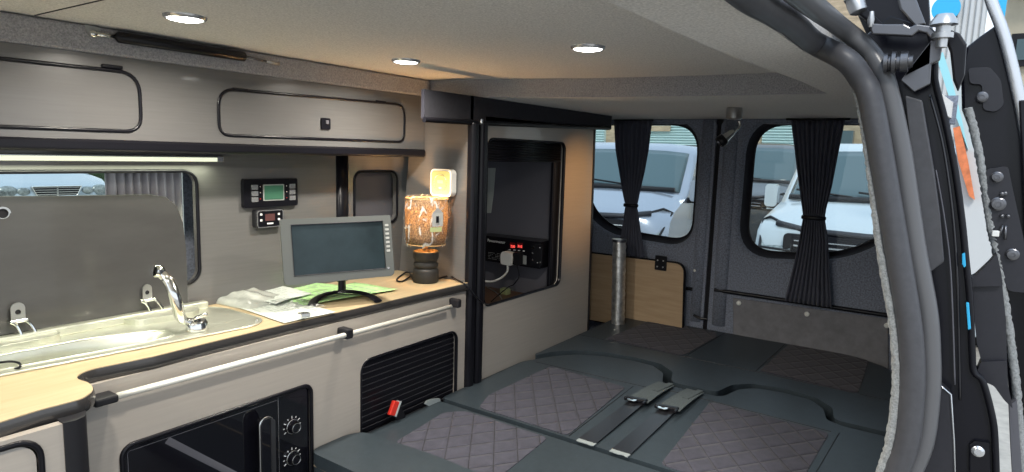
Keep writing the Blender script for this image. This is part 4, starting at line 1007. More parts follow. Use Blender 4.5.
# plug with white cable, black plug
pl_ = thing('plug', 'white mains plug with its flex in the inverter', 'plug', PX(508, 259, XI - .02))
bm = nb(); p = PX(508, 258.5, XI - .02); plate(bm, roundpoly([(p.y + .026, p.z - .024), (p.y - .026, p.z - .026), (p.y - .028, p.z + .012), (p.y - .020, p.z + .026), (p.y + .020, p.z + .028), (p.y + .028, p.z + .014)], .010, 4), [], fX(XI - .034), (.034, 0, 0)); obj('body', bm, 'white_plastic', pl_, bevel=.006, bseg=3)
bm = nb(); tube(bm, smooth_path([(XI - .018, p.y + .004, p.z - .022), PX(507, 272, XI - .03), PX(499, 279, XI - .05), PX(488, 281.5, XI - .10), (XI - .2, 1.50, p.z - .06)], 8), .0042, 10); obj('flex', bm, 'white_plastic', pl_, smooth=True)
pb = thing('plug', 'black mains plug with thin cable beside the white plug', 'plug', PX(516.5, 259, XI - .02))
bm = nb(); p = PX(516.8, 259, XI - .02); plate(bm, rrect(p.y - .018, p.y + .016, p.z - .024, p.z + .026, .006), [], fX(XI - .026), (.026, 0, 0)); obj('body', bm, 'black_matte', pb, bevel=.004)
bm = nb(); tube(bm, smooth_path([(XI - .018, p.y, p.z - .022), PX(519, 276, XI - .02), PX(514, 284, XI - .05), PX(507, 288, XI - .09), (1.94, 1.42, .579)], 8), .0022, 8); obj('flex', bm, 'black', pb, smooth=True)
bm = nb(); p = PZ(505, 291.5, .585); lp = roundpoly([(p.x - .02, p.y - .02), (p.x + .012, p.y - .022), (p.x + .022, p.y), (p.x + .015, p.y + .02), (p.x - .015, p.y + .018)], .008, 3); plate(bm, lp, [], fZ(.5755), (0, 0, .022)); tag(obj('adaptor', bm, 'cream_plastic', bevel=.005), 'small cream adaptor lying on the brown shelf of the hatch', 'adaptor')
bm = nb(); p = PZ(501, 301, .58); box(bm, p.x - .004, p.x + .004, p.y - .01, p.y + .012, .5755, .580); tag(obj('plastic_clip', bm, 'white_plastic', bevel=.001), 'tiny white clip on the brown shelf nearest the hatch rim', 'clip')
cable('thin_cable', [PZ(487, 287, .58), PZ(494, 291, .579), PZ(500, 296, .579), PZ(503, 302, .579)], .0018, 'grey_plastic', 'thin grey wire curled on the brown shelf of the hatch')

# ================================================================== SOFA BED
ZB = .39
sb = thing('sofa_bed', 'dark leather sofa bed folded flat with quilted grey suede panels', 'bed', (1.9, .65, 0.0))
def cushion(name, loop, zt, thick, m, bev=.012, seg=4, parent=sb, label=None):
    bm = nb(); plate(bm, loop, [], fZ(zt - thick), (0, 0, thick)); return obj(name, bm, m, parent, smooth=30, bevel=bev, bseg=seg, label=label)
YL, YRt = 1.243, .085
front_loop = roundpoly([(0.975, YRt + .03), (1.128, YRt + .03), (1.128, .60), (1.134, 1.0), (1.118, 1.225), (1.08, 1.246), (0.960, 1.246), (0.955, .9)], [.02, .006, 0, .0, .02, .03, .03, 0], 4)
cushion('front_bolster', front_loop, ZB + .014, .20, 'leather', bev=.038, seg=8)
bm = nb(); tube(bm, [(0.962, YL - .012, ZB - .020), (0.9585, 1.1, ZB - .020), (0.9555, .9, ZB - .020), (0.972, YRt + .05, ZB - .020)], .002, 6); obj('piping', bm, 'stitch', sb, smooth=True)
seat_loop = roundpoly([(1.132, YRt), (1.437, YRt), (1.437, YL - .005), (1.132, YL - .005)], .015, 4)
cushion('seat_cushion', seat_loop, ZB - .004, .18, 'leather', bev=.014)
bk = [(1.452, YRt), (1.452, YL), (1.90, YL), (1.965, 1.215), (2.035, 1.185), (2.11, 1.125), (2.155, 1.04), (2.178, .93), (2.172, .845), (2.12, .785), (2.035, .755), (2.012, .735), (2.018, .565), (2.04, .545), (2.13, .525), (2.178, .485), (2.195, .40), (2.185, .315), (2.13, .268), (2.04, .245), (2.02, .20), (2.02, YRt)]
bk = roundpoly(bk, .018, 3)
cushion('back_cushion', bk, ZB, .16, 'leather', bev=.026, seg=6)
rr_ = [(2.045, YRt), (2.045, .215), (2.060, .228), (2.145, .245), (2.205, .30), (2.225, .40), (2.205, .50), (2.15, .552), (2.055, .573), (2.045, .59), (2.040, .715), (2.058, .732), (2.14, .757), (2.200, .825), (2.210, .94), (2.188, 1.055), (2.14, 1.15), (2.06, 1.213), (1.985, 1.238), (2.00, 1.247), (2.55, 1.247), (2.70, 1.25), (2.775, 1.22), (2.79, 1.10), (2.795, .55), (2.79, .26), (2.72, .15), (2.60, YRt)]
rr_ = roundpoly(rr_, .014, 3)
cushion('rear_cushion', rr_, ZB + .004, .14, 'leather', bev=.026, seg=6)
# dark gap filler under grooves
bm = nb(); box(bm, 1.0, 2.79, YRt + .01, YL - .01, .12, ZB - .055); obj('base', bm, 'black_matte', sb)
def pad(pts, zt, r=.012, m='quilt'):
    bm = nb(); plate(bm, roundpoly(pts, r, 3), [], fZ(zt - .004), (0, 0, .0052)); return obj('suede_pad', bm, m, sb, bevel=.003, bseg=2)
pad([(1.145, 1.14), (1.14, .815), (1.425, .838), (1.425, 1.125), (1.375, 1.168)], ZB - .003, .02)
pad([(1.16, .60), (1.155, .24), (1.425, .225), (1.425, .545)], ZB - .003, .02)
pad([(1.462, 1.105), (1.462, .805), (1.475, .80), (1.90, .828), (1.92, 1.132), (1.56, 1.140)], ZB + .001, .02)
pad([(1.462, .535), (1.462, .235), (1.94, .222), (1.957, .566)], ZB + .001, .02)
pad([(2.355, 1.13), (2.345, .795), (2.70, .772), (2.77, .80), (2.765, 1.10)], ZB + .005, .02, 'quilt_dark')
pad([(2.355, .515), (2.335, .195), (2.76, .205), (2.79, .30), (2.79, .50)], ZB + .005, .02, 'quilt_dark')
# seams on leather
def seam(pts, z=ZB, m='rubber'):
    bm = nb(); tube(bm, [(a, b, z) for a, b in pts], .0014, 6); return obj('seam', bm, m, sb)
seam([(2.33, YRt), (2.34, .6), (2.34, 1.245)], ZB + .004); seam([(2.345, .785), (2.785, .765)], ZB + .004); seam([(2.35, .525), (2.79, .515)], ZB + .004)
seam([(1.955, .22), (1.97, .73)], ZB); seam([(1.95, .74), (1.93, 1.20)], ZB)
seam([(1.462, .22), (1.96, .20)], ZB); seam([(1.462, .795), (1.93, .815)], ZB)
# belts
def belt(k, y_f, y_b, w, label):
    t = thing('seat_belt', label, 'seat belt', (1.7, y_b, ZB), 'seat belts down the middle of the bed')
    def strip(nm, p0, p1, w0, w1, z0, z1, m, par, th=.0022, lift=.0):
        b = nb(); a = Vector((p0[0], p0[1], z0)); c = Vector((p1[0], p1[1], z1)); d = (c - a); s = Vector((-d.y, d.x, 0)).normalized()
        N = 8; rows = []
        for i in range(N + 1):
            q = i / N; ww = w0 + (w1 - w0) * q; cpt = a + d * q + Vector((0, 0, lift * math.sin(PI * q)))
            rows.append([b.verts.new(cpt + s * e * ww / 2 + Vector((0, 0, zz))) for e in (-1, 1) for zz in (0, th)])
        for r0, r1 in zip(rows, rows[1:]):
            for (i, j) in ((0, 1), (1, 3), (3, 2), (2, 0)): b.faces.new((r0[i], r0[j], r1[j], r1[i]))
        b.faces.new(rows[0]); b.faces.new(rows[-1])
        return obj(nm, b, m, par)
    fx, fy = 1.462, y_f; bx, by = 1.80, y_b
    strip('lower_strap', (fx, fy), (bx, by), .052, .044, ZB + .002, ZB + .006, 'webbing_black', t, label=None) if 0 else strip('lower_strap', (fx, fy), (bx, by), .052, .044, ZB + .002, ZB + .006, 'webbing_black', t)
    strip('upper_strap', (bx - .01, by - .004), (2.012, by - .010), .066, .058, ZB + .012, ZB + .003, 'webbing', t, lift=.004)
    strip('upper_strap', (1.90, by - .014), (2.015, by - .026), .020, .018, ZB + .013, ZB + .007, 'webbing', t)
    # buckle
    b = nb(); obox(b, (bx - .008, by + .004, ZB + .014), Vector((.009, .0, 0)), Vector((-.006, .034, 0)), Vector((0, 0, .006))); bk_ = obj('buckle', b, 'black', t, bevel=.003)
    b = nb(); plate(b, rrect(bx - .034, bx - .006, by - .004, by + .026, .008, 4), [[(bx - .022 + .005 * math.cos(i * PI / 5), by + .011 + .006 * math.sin(i * PI / 5)) for i in range(10)]], fZ(ZB + .016), (0, 0, .002)); obj('tongue', b, 'chrome', bk_)
    b = nb()
    for s in (-1, 1): obox(b, (bx - .022, by + s * .029, ZB + .016), Vector((.010, 0, 0)), Vector((0, .004, 0)), Vector((0, 0, .004)))
    obj('buckle_lug', b, 'black', bk_, bevel=.002)
    # worn label at the front end
    rnd = random.Random(k); b = nb(); pts = []
    for i in range(9): pts.append((1.447 - .004 * rnd.random(), fy - .026 + .052 * i / 8))
    pts2 = [(p[0] + .016 + .004 * rnd.random(), p[1]) for p in reversed(pts)]
    prism(b, [(p[0], p[1], ZB + .0015) for p in pts + pts2], (0, 0, .002)); obj('woven_label', b, 'tag', t)
    return t
belt(1, .738, .742, .05, 'black and grey seat belt lying on the bed, the left of the pair')
belt(2, .640, .642, .05, 'black and grey seat belt lying on the bed, the right of the pair')
# red buckle on its stalk
rb = thing('belt_buckle', 'black belt buckle with a red release button standing between the bed and slatted shutter', 'belt buckle', PZ(400, 415, ZB))
c = PY(393.5, 408, 1.232); ax1_ = (PY(399, 401, 1.232) - PY(389, 399.5, 1.232)).normalized(); dn = (PY(386, 415, 1.232) - PY(391, 400.5, 1.232)); 
red_up = -dn.normalized()
bm = nb(); obox(bm, c, ax1_ * .011, Vector((0, .006, 0)), red_up * .020); obj('release_button', bm, 'red', rb, bevel=.002)
bm = nb(); c2 = c + ax1_ * .013; obox(bm, c2, ax1_ * .0025, Vector((0, .009, 0)), red_up * .022); obj('button_frame', bm, 'tag', rb, bevel=.001)
bm = nb(); prism(bm, [c2 + ax1_ * .003 + red_up * .021, c2 + ax1_ * .012 + red_up * .010, c + ax1_ * .075 - red_up * .028 + Vector((0, 0, .002)), c + ax1_ * .062 - red_up * .05, c2 + ax1_ * .003 - red_up * .021], (0, .014, 0)); obj('housing', bm, 'black_matte', rb, bevel=.003)
bm = nb(); lp = [PY(u, v, 1.235) for u, v in ((425, 404), (428, 400.5), (434, 399), (440, 398.5), (441, 402), (438, 405), (430, 407))]; prism(bm, lp, (0, .006, 0)); tag(obj('cloth_tag', bm, 'tag', bevel=.001), 'small pale grey cloth tag poking up beside the red buckle', 'tag')

# ================================================================== SIDE DOOR FRAME
XD = 1.10
# inner line of the frame, from the top rail to the sill
def fr(u, v, x=XD): return PX(u, v, x)
def toprail(u, v, y=.2): return PY(u, v, y)
df = thing('door_3', None, None, (XD, .05, .2), kind='structure')
def swept(name, path, r, m, n=6, flat=None, seg=14, parent=df, rough=0, label=None, up=None):
    bm = nb(); P = smooth_path(path, n)
    tube(bm, P, r, seg, flat=flat, up=up)
    if rough:
        rnd = random.Random(1)
        for v in bm.verts: v.co += Vector((rnd.uniform(-1, 1), rnd.uniform(-1, 1), rnd.uniform(-1, 1))) * rough
    return obj(name, bm, m, parent, smooth=True, label=label)
# carpet fringe, pillar only
fr_path = [fr(*q) for q in ((853, 84), (858, 100), (863, 125), (867, 150), (874, 200), (880.5, 250), (891, 310), (896, 350), (897, 390), (891, 440), (881, 474), (862, 520), (835, 570))]
bm = nb(); P = smooth_path(fr_path, 14); tube(bm, P, [.0035 + .0045 * min(1, i / (len(P) * .75)) for i in range(len(P))], 10)
rnd = random.Random(1)
for v in bm.verts: v.co += Vector((rnd.uniform(-1, 1), rnd.uniform(-1, 1), rnd.uniform(-1, 1))) * .0012
obj('carpet_fringe', bm, 'carpet_fringe', df, smooth=True)
# inner seal (wide matte)
top1 = [PY(560, -150, .2), PY(660, -72, .2), PY(715, -30, .2), PY(755, 0, .2), PY(788, 21, .2), PY(813, 42, .2)]
c1 = [PX(846, 60, 1.09), PX(862, 80, XD), PX(870, 98, XD), PX(880, 150, XD), PX(888.5, 200, XD), PX(897, 250, XD), PX(907, 310, XD), PX(911.5, 350, XD), PX(912, 390, XD), PX(907, 440, XD), PX(896, 472, XD), PX(874, 525, XD), PX(840, 590, XD)]
s1 = top1 + c1
bm = nb(); P = smooth_path(s1, 7); nP = len(P)
rad = [.0165 if 0 else .0165 for _ in P]
rad = []
for p in P:
    # slight scalloping where the seal buckles on the top run
    rad.append(.0172 + (.0005 * math.sin(p.x * 45) if p.x < 1.0 and p.y > .12 else 0))
tube(bm, P, rad, 16); obj('inner_seal', bm, 'seal_grey', df, smooth=True)
top2 = [PY(640, -140, .165), PY(745, -52, .165), PY(803, -2, .165), PY(838, 25, .165)]
c2_ = [PX(866, 48, 1.12), PX(882, 72, 1.12), PX(890, 98, 1.12), PX(901, 150, 1.12), PX(908.5, 200, 1.12), PX(916, 250, 1.12), PX(927, 310, 1.12), PX(930, 350, 1.12), PX(930, 390, 1.12), PX(924, 440, 1.12), PX(911, 474, 1.12), PX(888, 530, 1.12)]
swept('outer_seal', top2 + c2_, .0140, 'seal_pale', 7)
# lower trims on the pillar
def pxprism(name, pts, x, depth, m, parent=df, bevel=.002, **k):
    bm = nb(); prism(bm, [PX(u, v, x) for u, v in pts], (depth, 0, 0)); return obj(name, bm, m, parent, bevel=bevel, bseg=2, **k)
pxprism('pillar_trim', [(905, 95), (922, 100), (934, 170), (940, 215), (944, 262), (925, 276), (915, 190)], 1.135, .03, 'seal_grey')
pxprism('lower_pillar_trim', [(920, 378), (934, 380), (950, 394), (953, 440), (955, 500), (880, 500)], 1.14, .03, 'trim_plastic')
bm = nb(); tube(bm, [PX(934, 380, 1.138), PX(951, 394.5, 1.138), PX(954, 440, 1.138), PX(956, 500, 1.138)], .0012, 6); obj('bright_edge', bm, 'silver_trim', df, smooth=True)
# pillar body, gloss black, returning to the outer skin
outer_edge = [(890, 15), (930, 28), (936, 55), (936, 80), (946, 120), (956, 170), (963, 220), (967, 260), (971, 300), (973, 350), (975, 372), (984, 382), (993, 415), (996, 440), (998, 500)]
inner_edge = [(868, 500), (880, 470), (905, 400), (915, 300), (905, 180), (893, 110), (880, 70), (860, 40)]
pxprism('pillar', outer_edge + inner_edge, 1.165, .06, 'black_paint', bevel=.003)
bm = nb(); tube(bm, smooth_path([PX(u - 1, v, 1.16) for u, v in outer_edge[1:]], 4), .0045, 8); obj('weather_strip', bm, 'black', df, smooth=True)
bm = nb(); tube(bm, smooth_path([PX(u, v, 1.158) for u, v in ((930, 95), (942, 140), (950, 190), (955, 240), (958, 300), (960, 400))], 5), .0022, 6); obj('pillar_crease', bm, 'black_gloss', df, smooth=True)
bm = nb(); tube(bm, smooth_path([PX(u, v, 1.158) for u, v in ((936, 170), (944, 215), (950, 262), (953, 320), (955, 385))], 5), .0012, 6); obj('pillar_crease', bm, 'trim_grey', df, smooth=True)
# lower plate with a bolt
pxprism('striker_plate', [(969, 445), (974, 441), (990, 443), (992, 500), (969, 500)], 1.158, .01, 'black', bevel=.002)
c = PX(978, 452, 1.153); bm = nb(); lathe(bm, [(.0085, 0), (.0085, .002), (.005, .004), (.005, .006), (0, .006)], (c.x + .004, c.y, c.z), (-1, 0, 0), 18); obj('bolt', bm, 'silver_trim', df, smooth=40)
# blue clips
for (pts) in (((962, 254), (965, 253), (966, 266), (964, 268), (962, 264)), ((966, 303), (969, 303), (971, 329), (968, 330))):
    pxprism('blue_clip', list(pts), 1.150, .008, 'cyan', bevel=.001)
# body side skin, outside
struct('body_side', side_sheet(1.23, 2.90, -.012, .010, -.3, 1.40), 'black_paint', smooth=40)
# hidden mass above the seals: roof rail, roller arm
pxprism('roof_rail_body', [(800, -60), (835, -10), (868, 20), (905, 60), (925, 60), (930, 20), (925, -60)], 1.19, .05, 'black_paint')
pxprism('upper_track', [(842, 0), (862, 4), (884, 24), (880, 30), (858, 14)], 1.10, .03, 'black', bevel=.003)
pxprism('arm_strip', [(889, -30), (905, -30), (926, 24), (914, 26), (900, 10)], 1.12, .012, 'dark_steel', bevel=.003)
ra = thing('roller_arm', 'black metal sliding door arm with bolt heads at the top of the door opening', 'door arm', PX(910, 30, 1.10))
pxprism('arm_plate', [(869, 23), (884, 24), (904, 24), (910, 27), (916, 24), (930, 26), (938, 34), (945, 36), (944, 40), (932, 40), (926, 33), (918, 31), (912, 36), (872, 34)], 1.09, .012, 'dark_steel', parent=ra, bevel=.003)
c = PX(944, 22, 1.08); bm = nb(); lathe(bm, [(.0, .016), (.010, .014), (.0155, .006), (.017, 0), (.009, -.002), (.009, -.010), (.013, -.011), (.013, -.018), (.007, -.019), (.007, -.03)], (c.x, c.y, c.z - .004), (0, 0, 1), 22); obj('roller_pin', bm, 'brushed', ra, smooth=35)
bm = nb(); c = PX(900, 62, 1.10); d = (PX(915, 60, 1.10) - PX(886, 62, 1.10)).normalized()
lathe(bm, [(.014, -.020), (.014, -.015), (.010, -.014), (.010, -.012), (.016, -.010), (.016, -.005), (.010, -.004), (.010, 0), (.0145, .001), (.0145, .010), (.009, .011), (.009, .016), (0, .017)], c, d, 20); obj('spring_bolt', bm, 'dark_steel', ra, smooth=35)
pxprism('clamp_plate', [(944, 36), (950, 29), (960, 33), (967, 44), (965, 74), (958, 92), (953, 80), (950, 52)], 1.10, .012, 'black', parent=ra, bevel=.003)
pxprism('arm_bracket', [(900, 80), (940, 60), (944, 36), (933, 36), (930, 84), (914, 92)], 1.13, .01, 'dark_steel', parent=ra, bevel=.002)
c = PX(856, 4, 1.10); bm = nb(); lathe(bm, [(.012, -.01), (.013, 0), (.012, .012), (.006, .016)], c, (0, -.4, -1), 18); obj('rubber_buffer', bm, 'brushed', ra, smooth=35)
bm = nb(); c = PX(871, 20, 1.09); lathe(bm, [(.003, -.01), (.005, 0), (.003, .012)], c, (0, 0, 1), 12); obj('rivet', bm, 'brushed', ra, smooth=35)
# right strip: sliding door
sd = thing('sliding_door', 'black sliding door slid open at the right edge, seen along its inner face', 'door', PX(1000, 300, 1.2))
pxprism('door_shell', [(961, 72), (966, 47), (980, 36), (1000, 22), (1006, 26), (1014, 60), (1026, 150), (1060, 300), (1075, 520), (1018, 520), (1012, 420), (1000, 300), (988, 215), (978, 150), (962, 108)], 1.26, .05, 'black_paint', parent=sd, bevel=.004)
bm = nb(); tube(bm, smooth_path([PX(u, v, 1.25) for u, v in ((984, -30), (991, 0), (1003, 32), (1013, 70), (1022, 112), (1030, 160), (1037, 210))], 5), .006, 8, flat=(.003, .008)); obj('silver_edge', bm, 'silver_trim', sd, smooth=True)
fpth = [PX(u, v, 1.24) for u, v in ((968, 108), (975, 135), (982, 170), (987, 200), (992, 232), (999, 262), (1003, 292), (1008, 322), (1012, 352), (1016, 385), (1019, 420), (1021, 450), (1024, 500))]
bm = nb(); P = smooth_path(fpth, 12); tube(bm, P, .0058, 10)
for v in bm.verts: v.co += Vector((rnd.uniform(-1, 1), rnd.uniform(-1, 1), rnd.uniform(-1, 1))) * .0011
obj('carpet_edge', bm, 'carpet_fringe', sd, smooth=True)
pxprism('door_skin', [(1019, 100), (1032, 100), (1080, 520), (1040, 520)], 1.235, .01, 'black_paint', parent=sd)
def plate_r(name, loop, r, x, d, m, par, **k):
    L = roundpoly([yz(PX(u, v, x)) for u, v in loop], r, 4); bm = nb(); plate(bm, L, [], fX(x), (d, 0, 0)); return obj(name, bm, m, par, bevel=.0015, **k)
up_ = plate_r('upper_bracket', [(968, 68), (990, 67), (1001, 80), (1004, 105), (996, 112), (983, 110), (982, 84), (970, 84)], .006, 1.248, .012, 'trim_plastic', sd)
hb_ = plate_r('latch_plate', [(986, 169), (1008, 166), (1013, 190), (1024, 240), (1026, 293), (1008, 291), (998, 262), (992, 232), (988, 205)], .006, 1.235, .016, 'trim_plastic', sd)
for (u, v, s, par) in ((982, 97, 1.1, up_), (997, 177, 1.1, hb_), (998, 204, 1.4, hb_), (1012.5, 254.5, 1.2, hb_), (1002, 194, .45, hb_), (1005, 193.5, .45, hb_), (1002, 216, .4, hb_), (1008, 216, .4, hb_)):
    c = PX(u, v, 1.232 if par is hb_ else 1.244); bm = nb(); lathe(bm, [(.0070 * s, .004), (.0075 * s, 0), (.0060 * s, -.001), (.0058 * s, -.005), (.0028 * s, -.0055), (.0026 * s, -.003), (0, -.003)], c, (1, 0, 0), 16); obj('bolt', bm, 'dark_steel', par, smooth=35)
c = PX(995.5, 233.5, 1.228); bm = nb(); obox(bm, c, Vector((.004, 0, 0)), Vector((0, .0045, 0)), Vector((0, 0, .0045))); obj('white_catch', bm, 'white_plastic', hb_, bevel=.001)
bm = nb(); tube(bm, [PX(999, 236, 1.229), PX(1003, 225, 1.229), PX(1006, 226, 1.229), PX(1005, 240, 1.229)], .0018, 8); obj('hook', bm, 'dark_steel', hb_, smooth=True)
hd = plate_r('pull_handle', [(970, 282), (1002, 283), (1006, 320), (1007, 362), (982, 364), (977, 345), (974, 315)], .004, 1.205, .028, 'trim_plastic', sd)
plate_r('handle_end', [(962, 281), (975, 276), (990, 262), (997, 253), (1001, 272), (1003, 286), (966, 287)], .003, 1.195, .03, 'trim_plastic', hd)
plate_r('handle_end', [(976, 374), (981, 362), (1007, 361), (1008, 385), (1013, 409), (1004, 400), (994, 386), (980, 380)], .003, 1.195, .03, 'trim_plastic', hd)
plate_r('door_lower_trim', [(1009, 405), (1017, 400), (1024, 500), (1014, 500), (1011, 450)], .003, 1.22, .02, 'trim_grey', sd)
# ================================================================== OUTSIDE
GZ = -.5
def vehicle(name, label, cx, xf, W, H, body, kind='van', yawdeg=0, logo=None, group=None):
    """front faces -x; cx = y of the centre line, xf = nose; built about the origin then turned"""
    t = thing(name, label, 'van' if kind == 'van' else 'car', (xf, cx, GZ))
    Rz = Matrix.Rotation(math.radians(yawdeg), 4, 'Z'); T = Matrix.Translation((xf, cx, GZ)) @ Rz
    def add(nm, bm, m, par=None, **k):
        bm.transform(T); return obj(nm, bm, m, par or t, **k)
    hw = W / 2
    if kind == 'van':
        prof = [(0.06, .22), (0.0, .45), (0.0, .80), (0.06, 1.00), (0.22, 1.10), (0.95, 1.25), (1.60, H - .10), (1.80, H), (4.6, H), (4.75, H - .15), (4.8, .4), (4.7, .22)]
        wsb, wst = (0.98, 1.25), (1.58, H - .12)
    else:
        prof = [(0.10, .18), (0.0, .32), (0.0, .55), (0.06, .68), (0.35, .80), (1.35, .95), (2.15, H - .05), (2.5, H), (3.3, H - .02), (4.2, 1.02), (4.7, .95), (4.75, .4), (4.65, .18)]
        wsb, wst = (1.38, .97), (2.13, H - .06)
    # body as cross-lofted sections across the width: narrower at the sides, rounded
    bm = nb(); ys = [-1, -.97, -.88, -.6, 0, .6, .88, .97, 1]; rings_ = []
    for s in ys:
        a = abs(s); ins = .0 if a < .7 else (a - .7) ** 2 * 2.6      # nose curves back at the corners
        drop = (a ** 4) * .05
        row = []
        for (x, z) in prof:
            inw = 1.0 - max(0, (z - 1.1) / H) * .22
            xx = x + ins * (1 if x < 2.2 else -.3) * (.8 if x < 2.2 else 1)
            row.append(bm.verts.new((xx, s * hw * inw, z - (drop if z > .8 else 0))))
        rings_.append(row)
    n = len(prof)
    for r0, r1 in zip(rings_, rings_[1:]):
        for i in range(n): bm.faces.new((r0[i], r0[(i + 1) % n], r1[(i + 1) % n], r1[i]))
    bm.faces.new(rings_[0]); bm.faces.new(list(reversed(rings_[-1])))
    add('body', bm, body, smooth=35)
    # windscreen, slightly bowed
    bm = nb(); rows = []
    for i in range(9):
        q = i / 8; x = wsb[0] + (wst[0] - wsb[0]) * q; z = wsb[1] + (wst[1] - wsb[1]) * q
        inw = (1.0 - max(0, (z - 1.1) / H) * .22); row = []
        for s in [-.91, -.85, -.6, -.3, 0, .3, .6, .85, .91]:
            ins = 0 if abs(s) < .7 else (abs(s) - .7) ** 2 * 2.6 * .8
            row.append(bm.verts.new((x + ins - .022, s * hw * inw, z + .022 - (abs(s) ** 4) * .05)))
        rows.append(row)
    for r0, r1 in zip(rows, rows[1:]):
        for i in range(8): bm.faces.new((r0[i], r0[i + 1], r1[i + 1], r1[i]))
    ws = add('windscreen', bm, 'car_glass', smooth=True, solid=.012)
    bm = nb(); s_ = .02
    tube(bm, [(wsb[0] - .05, -hw * .86, wsb[1] + .02), (wsb[0] - .07, 0, wsb[1] + .03), (wsb[0] - .05, hw * .86, wsb[1] + .02)], .028, 8); add('scuttle', bm, 'rubber', smooth=True)
    for yy in (-.35, .25):
        bm = nb(); tube(bm, [(wsb[0] - .07, hw * yy, wsb[1] + .05), (wsb[0] - .02, hw * (yy + .55), wsb[1] + .10)], .012, 6); add('wiper', bm, 'black', smooth=True)
    if kind == 'van':
        for s in (-1, 1):
            for (xa, xb) in ((1.75, 2.75), (2.95, 4.3)):
                bm = nb(); V = []
                for (x, z) in ((xa, 1.20), (xb, 1.20), (xb, H - .18), (xa + (.12 if xa < 2 else 0), H - .18)):
                    V.append((x, s * (hw * (1 - max(0, (z - 1.1) / H) * .22) + .004), z))
                prism(bm, V, (0, s * .006, 0)); add('side_window', bm, 'car_glass')
    hz = .93 if kind == 'van' else .60
    for s in (-1, 1):
        # headlamp: swept-back wedge
        if kind == 'van':
            pts = [(.10, .62, hz + .02), (.00, .62, hz - .12), (.10, .93, hz - .12), (.42, .985, hz + .12), (.34, .90, hz + .16), (.16, .66, hz + .08)]
            bm = nb(); vv = [(x - .03, s * y * hw, z) for x, y, z in pts]; prism(bm, vv, (.14, 0, 0)); add('headlight', bm, 'car_lamp', bevel=.02, bseg=3)
            bm = nb(); tube(bm, [Vector(q) + Vector((-.004, 0, 0)) for q in vv], .014, 6, closed=True); add('headlight_surround', bm, 'rubber', smooth=True)
            bm = nb(); c = (1.05, s * (hw + .08), 1.28); plate(bm, rrect(c[1] - .065, c[1] + .065, c[2] - .14, c[2] + .11, .04), [], fX(c[0]), (.12, 0, 0)); mi = add('mirror', bm, body, bevel=.03, bseg=3)
            bm = nb(); tube(bm, [(1.12, s * hw * .93, 1.14), (1.10, s * (hw + .10), 1.16)], .035, 8); add('mirror_arm', bm, 'rubber', smooth=True)
        else:
            for (y0, w_) in ((.79, .16), (.55, .11)):
                bm = nb(); lathe(bm, [(0, -.02), (w_ * .6, -.012), (w_ * .95, 0), (w_, .03), (w_, .08)], (-.005 + (.03 if y0 > .7 else 0), s * y0 * hw, hz), (1, 0, 0), 22)
                for v in bm.verts: v.co.z = hz + (v.co.z - hz) * .72
                add('headlight', bm, 'car_lamp', smooth=True)
            bm = nb(); c = (1.55, s * (hw + .08), 1.02); obox(bm, c, Vector((.05, 0, 0)), Vector((0, .10, 0)), Vector((0, 0, .07))); add('mirror', bm, body, bevel=.03, bseg=3)
    # grille
    if kind == 'van':
        bm = nb(); plate(bm, rrect(-hw * .70, hw * .70, .80, .97, .04), [], fX(-.005), (.06, 0, 0)); bm.transform(Matrix.Shear('XZ' , 4, (0.0, 0.0)) if 0 else Matrix.Identity(4)); g = add('grille', bm, 'black', bevel=.01)
        bm = nb(); box(bm, -.02, .0, -hw * .60, hw * .60, .855, .87); box(bm, -.02, .0, -hw * .60, hw * .60, .905, .915); add('grille_bar', bm, 'silver_trim')
        bm = nb(); plate(bm, rrect(-hw * .97, hw * .97, .26, .56, .08), [], fX(-.02), (.2, 0, 0)); add('bumper', bm, body if body != 'car_blue' else 'trim_plastic', bevel=.05, bseg=3)
        bm = nb(); plate(bm, rrect(-.26, .26, .42, .53, .01), [], fX(-.035), (.02, 0, 0)); add('number_plate', bm, 'white_plastic')
        bm = nb(); tube(bm, [(.17, -hw * .80, 1.045), (.05, -hw * .5, 1.005), (.03, 0, .995), (.05, hw * .5, 1.005), (.17, hw * .80, 1.045)], .03, 8); add('bonnet_line', bm, 'trim_plastic', smooth=True)
    else:
        bm = nb(); plate(bm, roundpoly([(-.34, .50), (.34, .50), (.43, .70), (-.43, .70)], .03, 3), [], fX(-.03), (.10, 0, 0)); g = add('grille', bm, 'black', bevel=.01)
        bm = nb()
        for k in range(4): box(bm, -.045, -.03, -.36 - k * .018, .36 + k * .018, .53 + k * .045, .545 + k * .045)
        box(bm, -.045, -.03, -.012, .012, .50, .70); add('grille_bar', bm, 'chrome')
        bm = nb(); lp = roundpoly([(-.34, .50), (.34, .50), (.43, .70), (-.43, .70)], .03, 3); tube(bm, [(-.035, a, b) for a, b in lp], .014, 8, closed=True); add('grille_frame', bm, 'chrome', smooth=True)
        bm = nb(); plate(bm, rrect(-hw * .95, hw * .95, .2, .46, .07), [], fX(-.04), (.3, 0, 0)); add('bumper', bm, body, bevel=.05, bseg=3)
    for xw in (.85, 3.75):
        for s in (-1, 1):
            bm = nb(); lathe(bm, [(.0, -.1), (.2, -.1), (.31, -.10), (.33, -.07), (.33, .07), (.31, .10), (.2, .10), (0, .10)], (xw, s * (hw - .08), .33), (0, 1, 0), 24); add('wheel', bm, 'tyre', smooth=40)
    if logo:
        bm = nb(); lathe(bm, [(.09, 0), (.08, .01), (0, .012)], (.23, -.05, 1.04), (-.4, 0, 1), 20); add('bonnet_mark', bm, 'red_paint', smooth=40)
    return t
vehicle('parked_van', 'pale blue van parked behind the left rear window, its bonnet facing us', 3.40, 6.25, 1.92, 1.83, 'car_blue', logo=True, yawdeg=7)
vehicle('parked_van', 'white van parked behind the right rear window, its bonnet facing us', .60, 6.45, 1.98, 1.87, 'car_white')
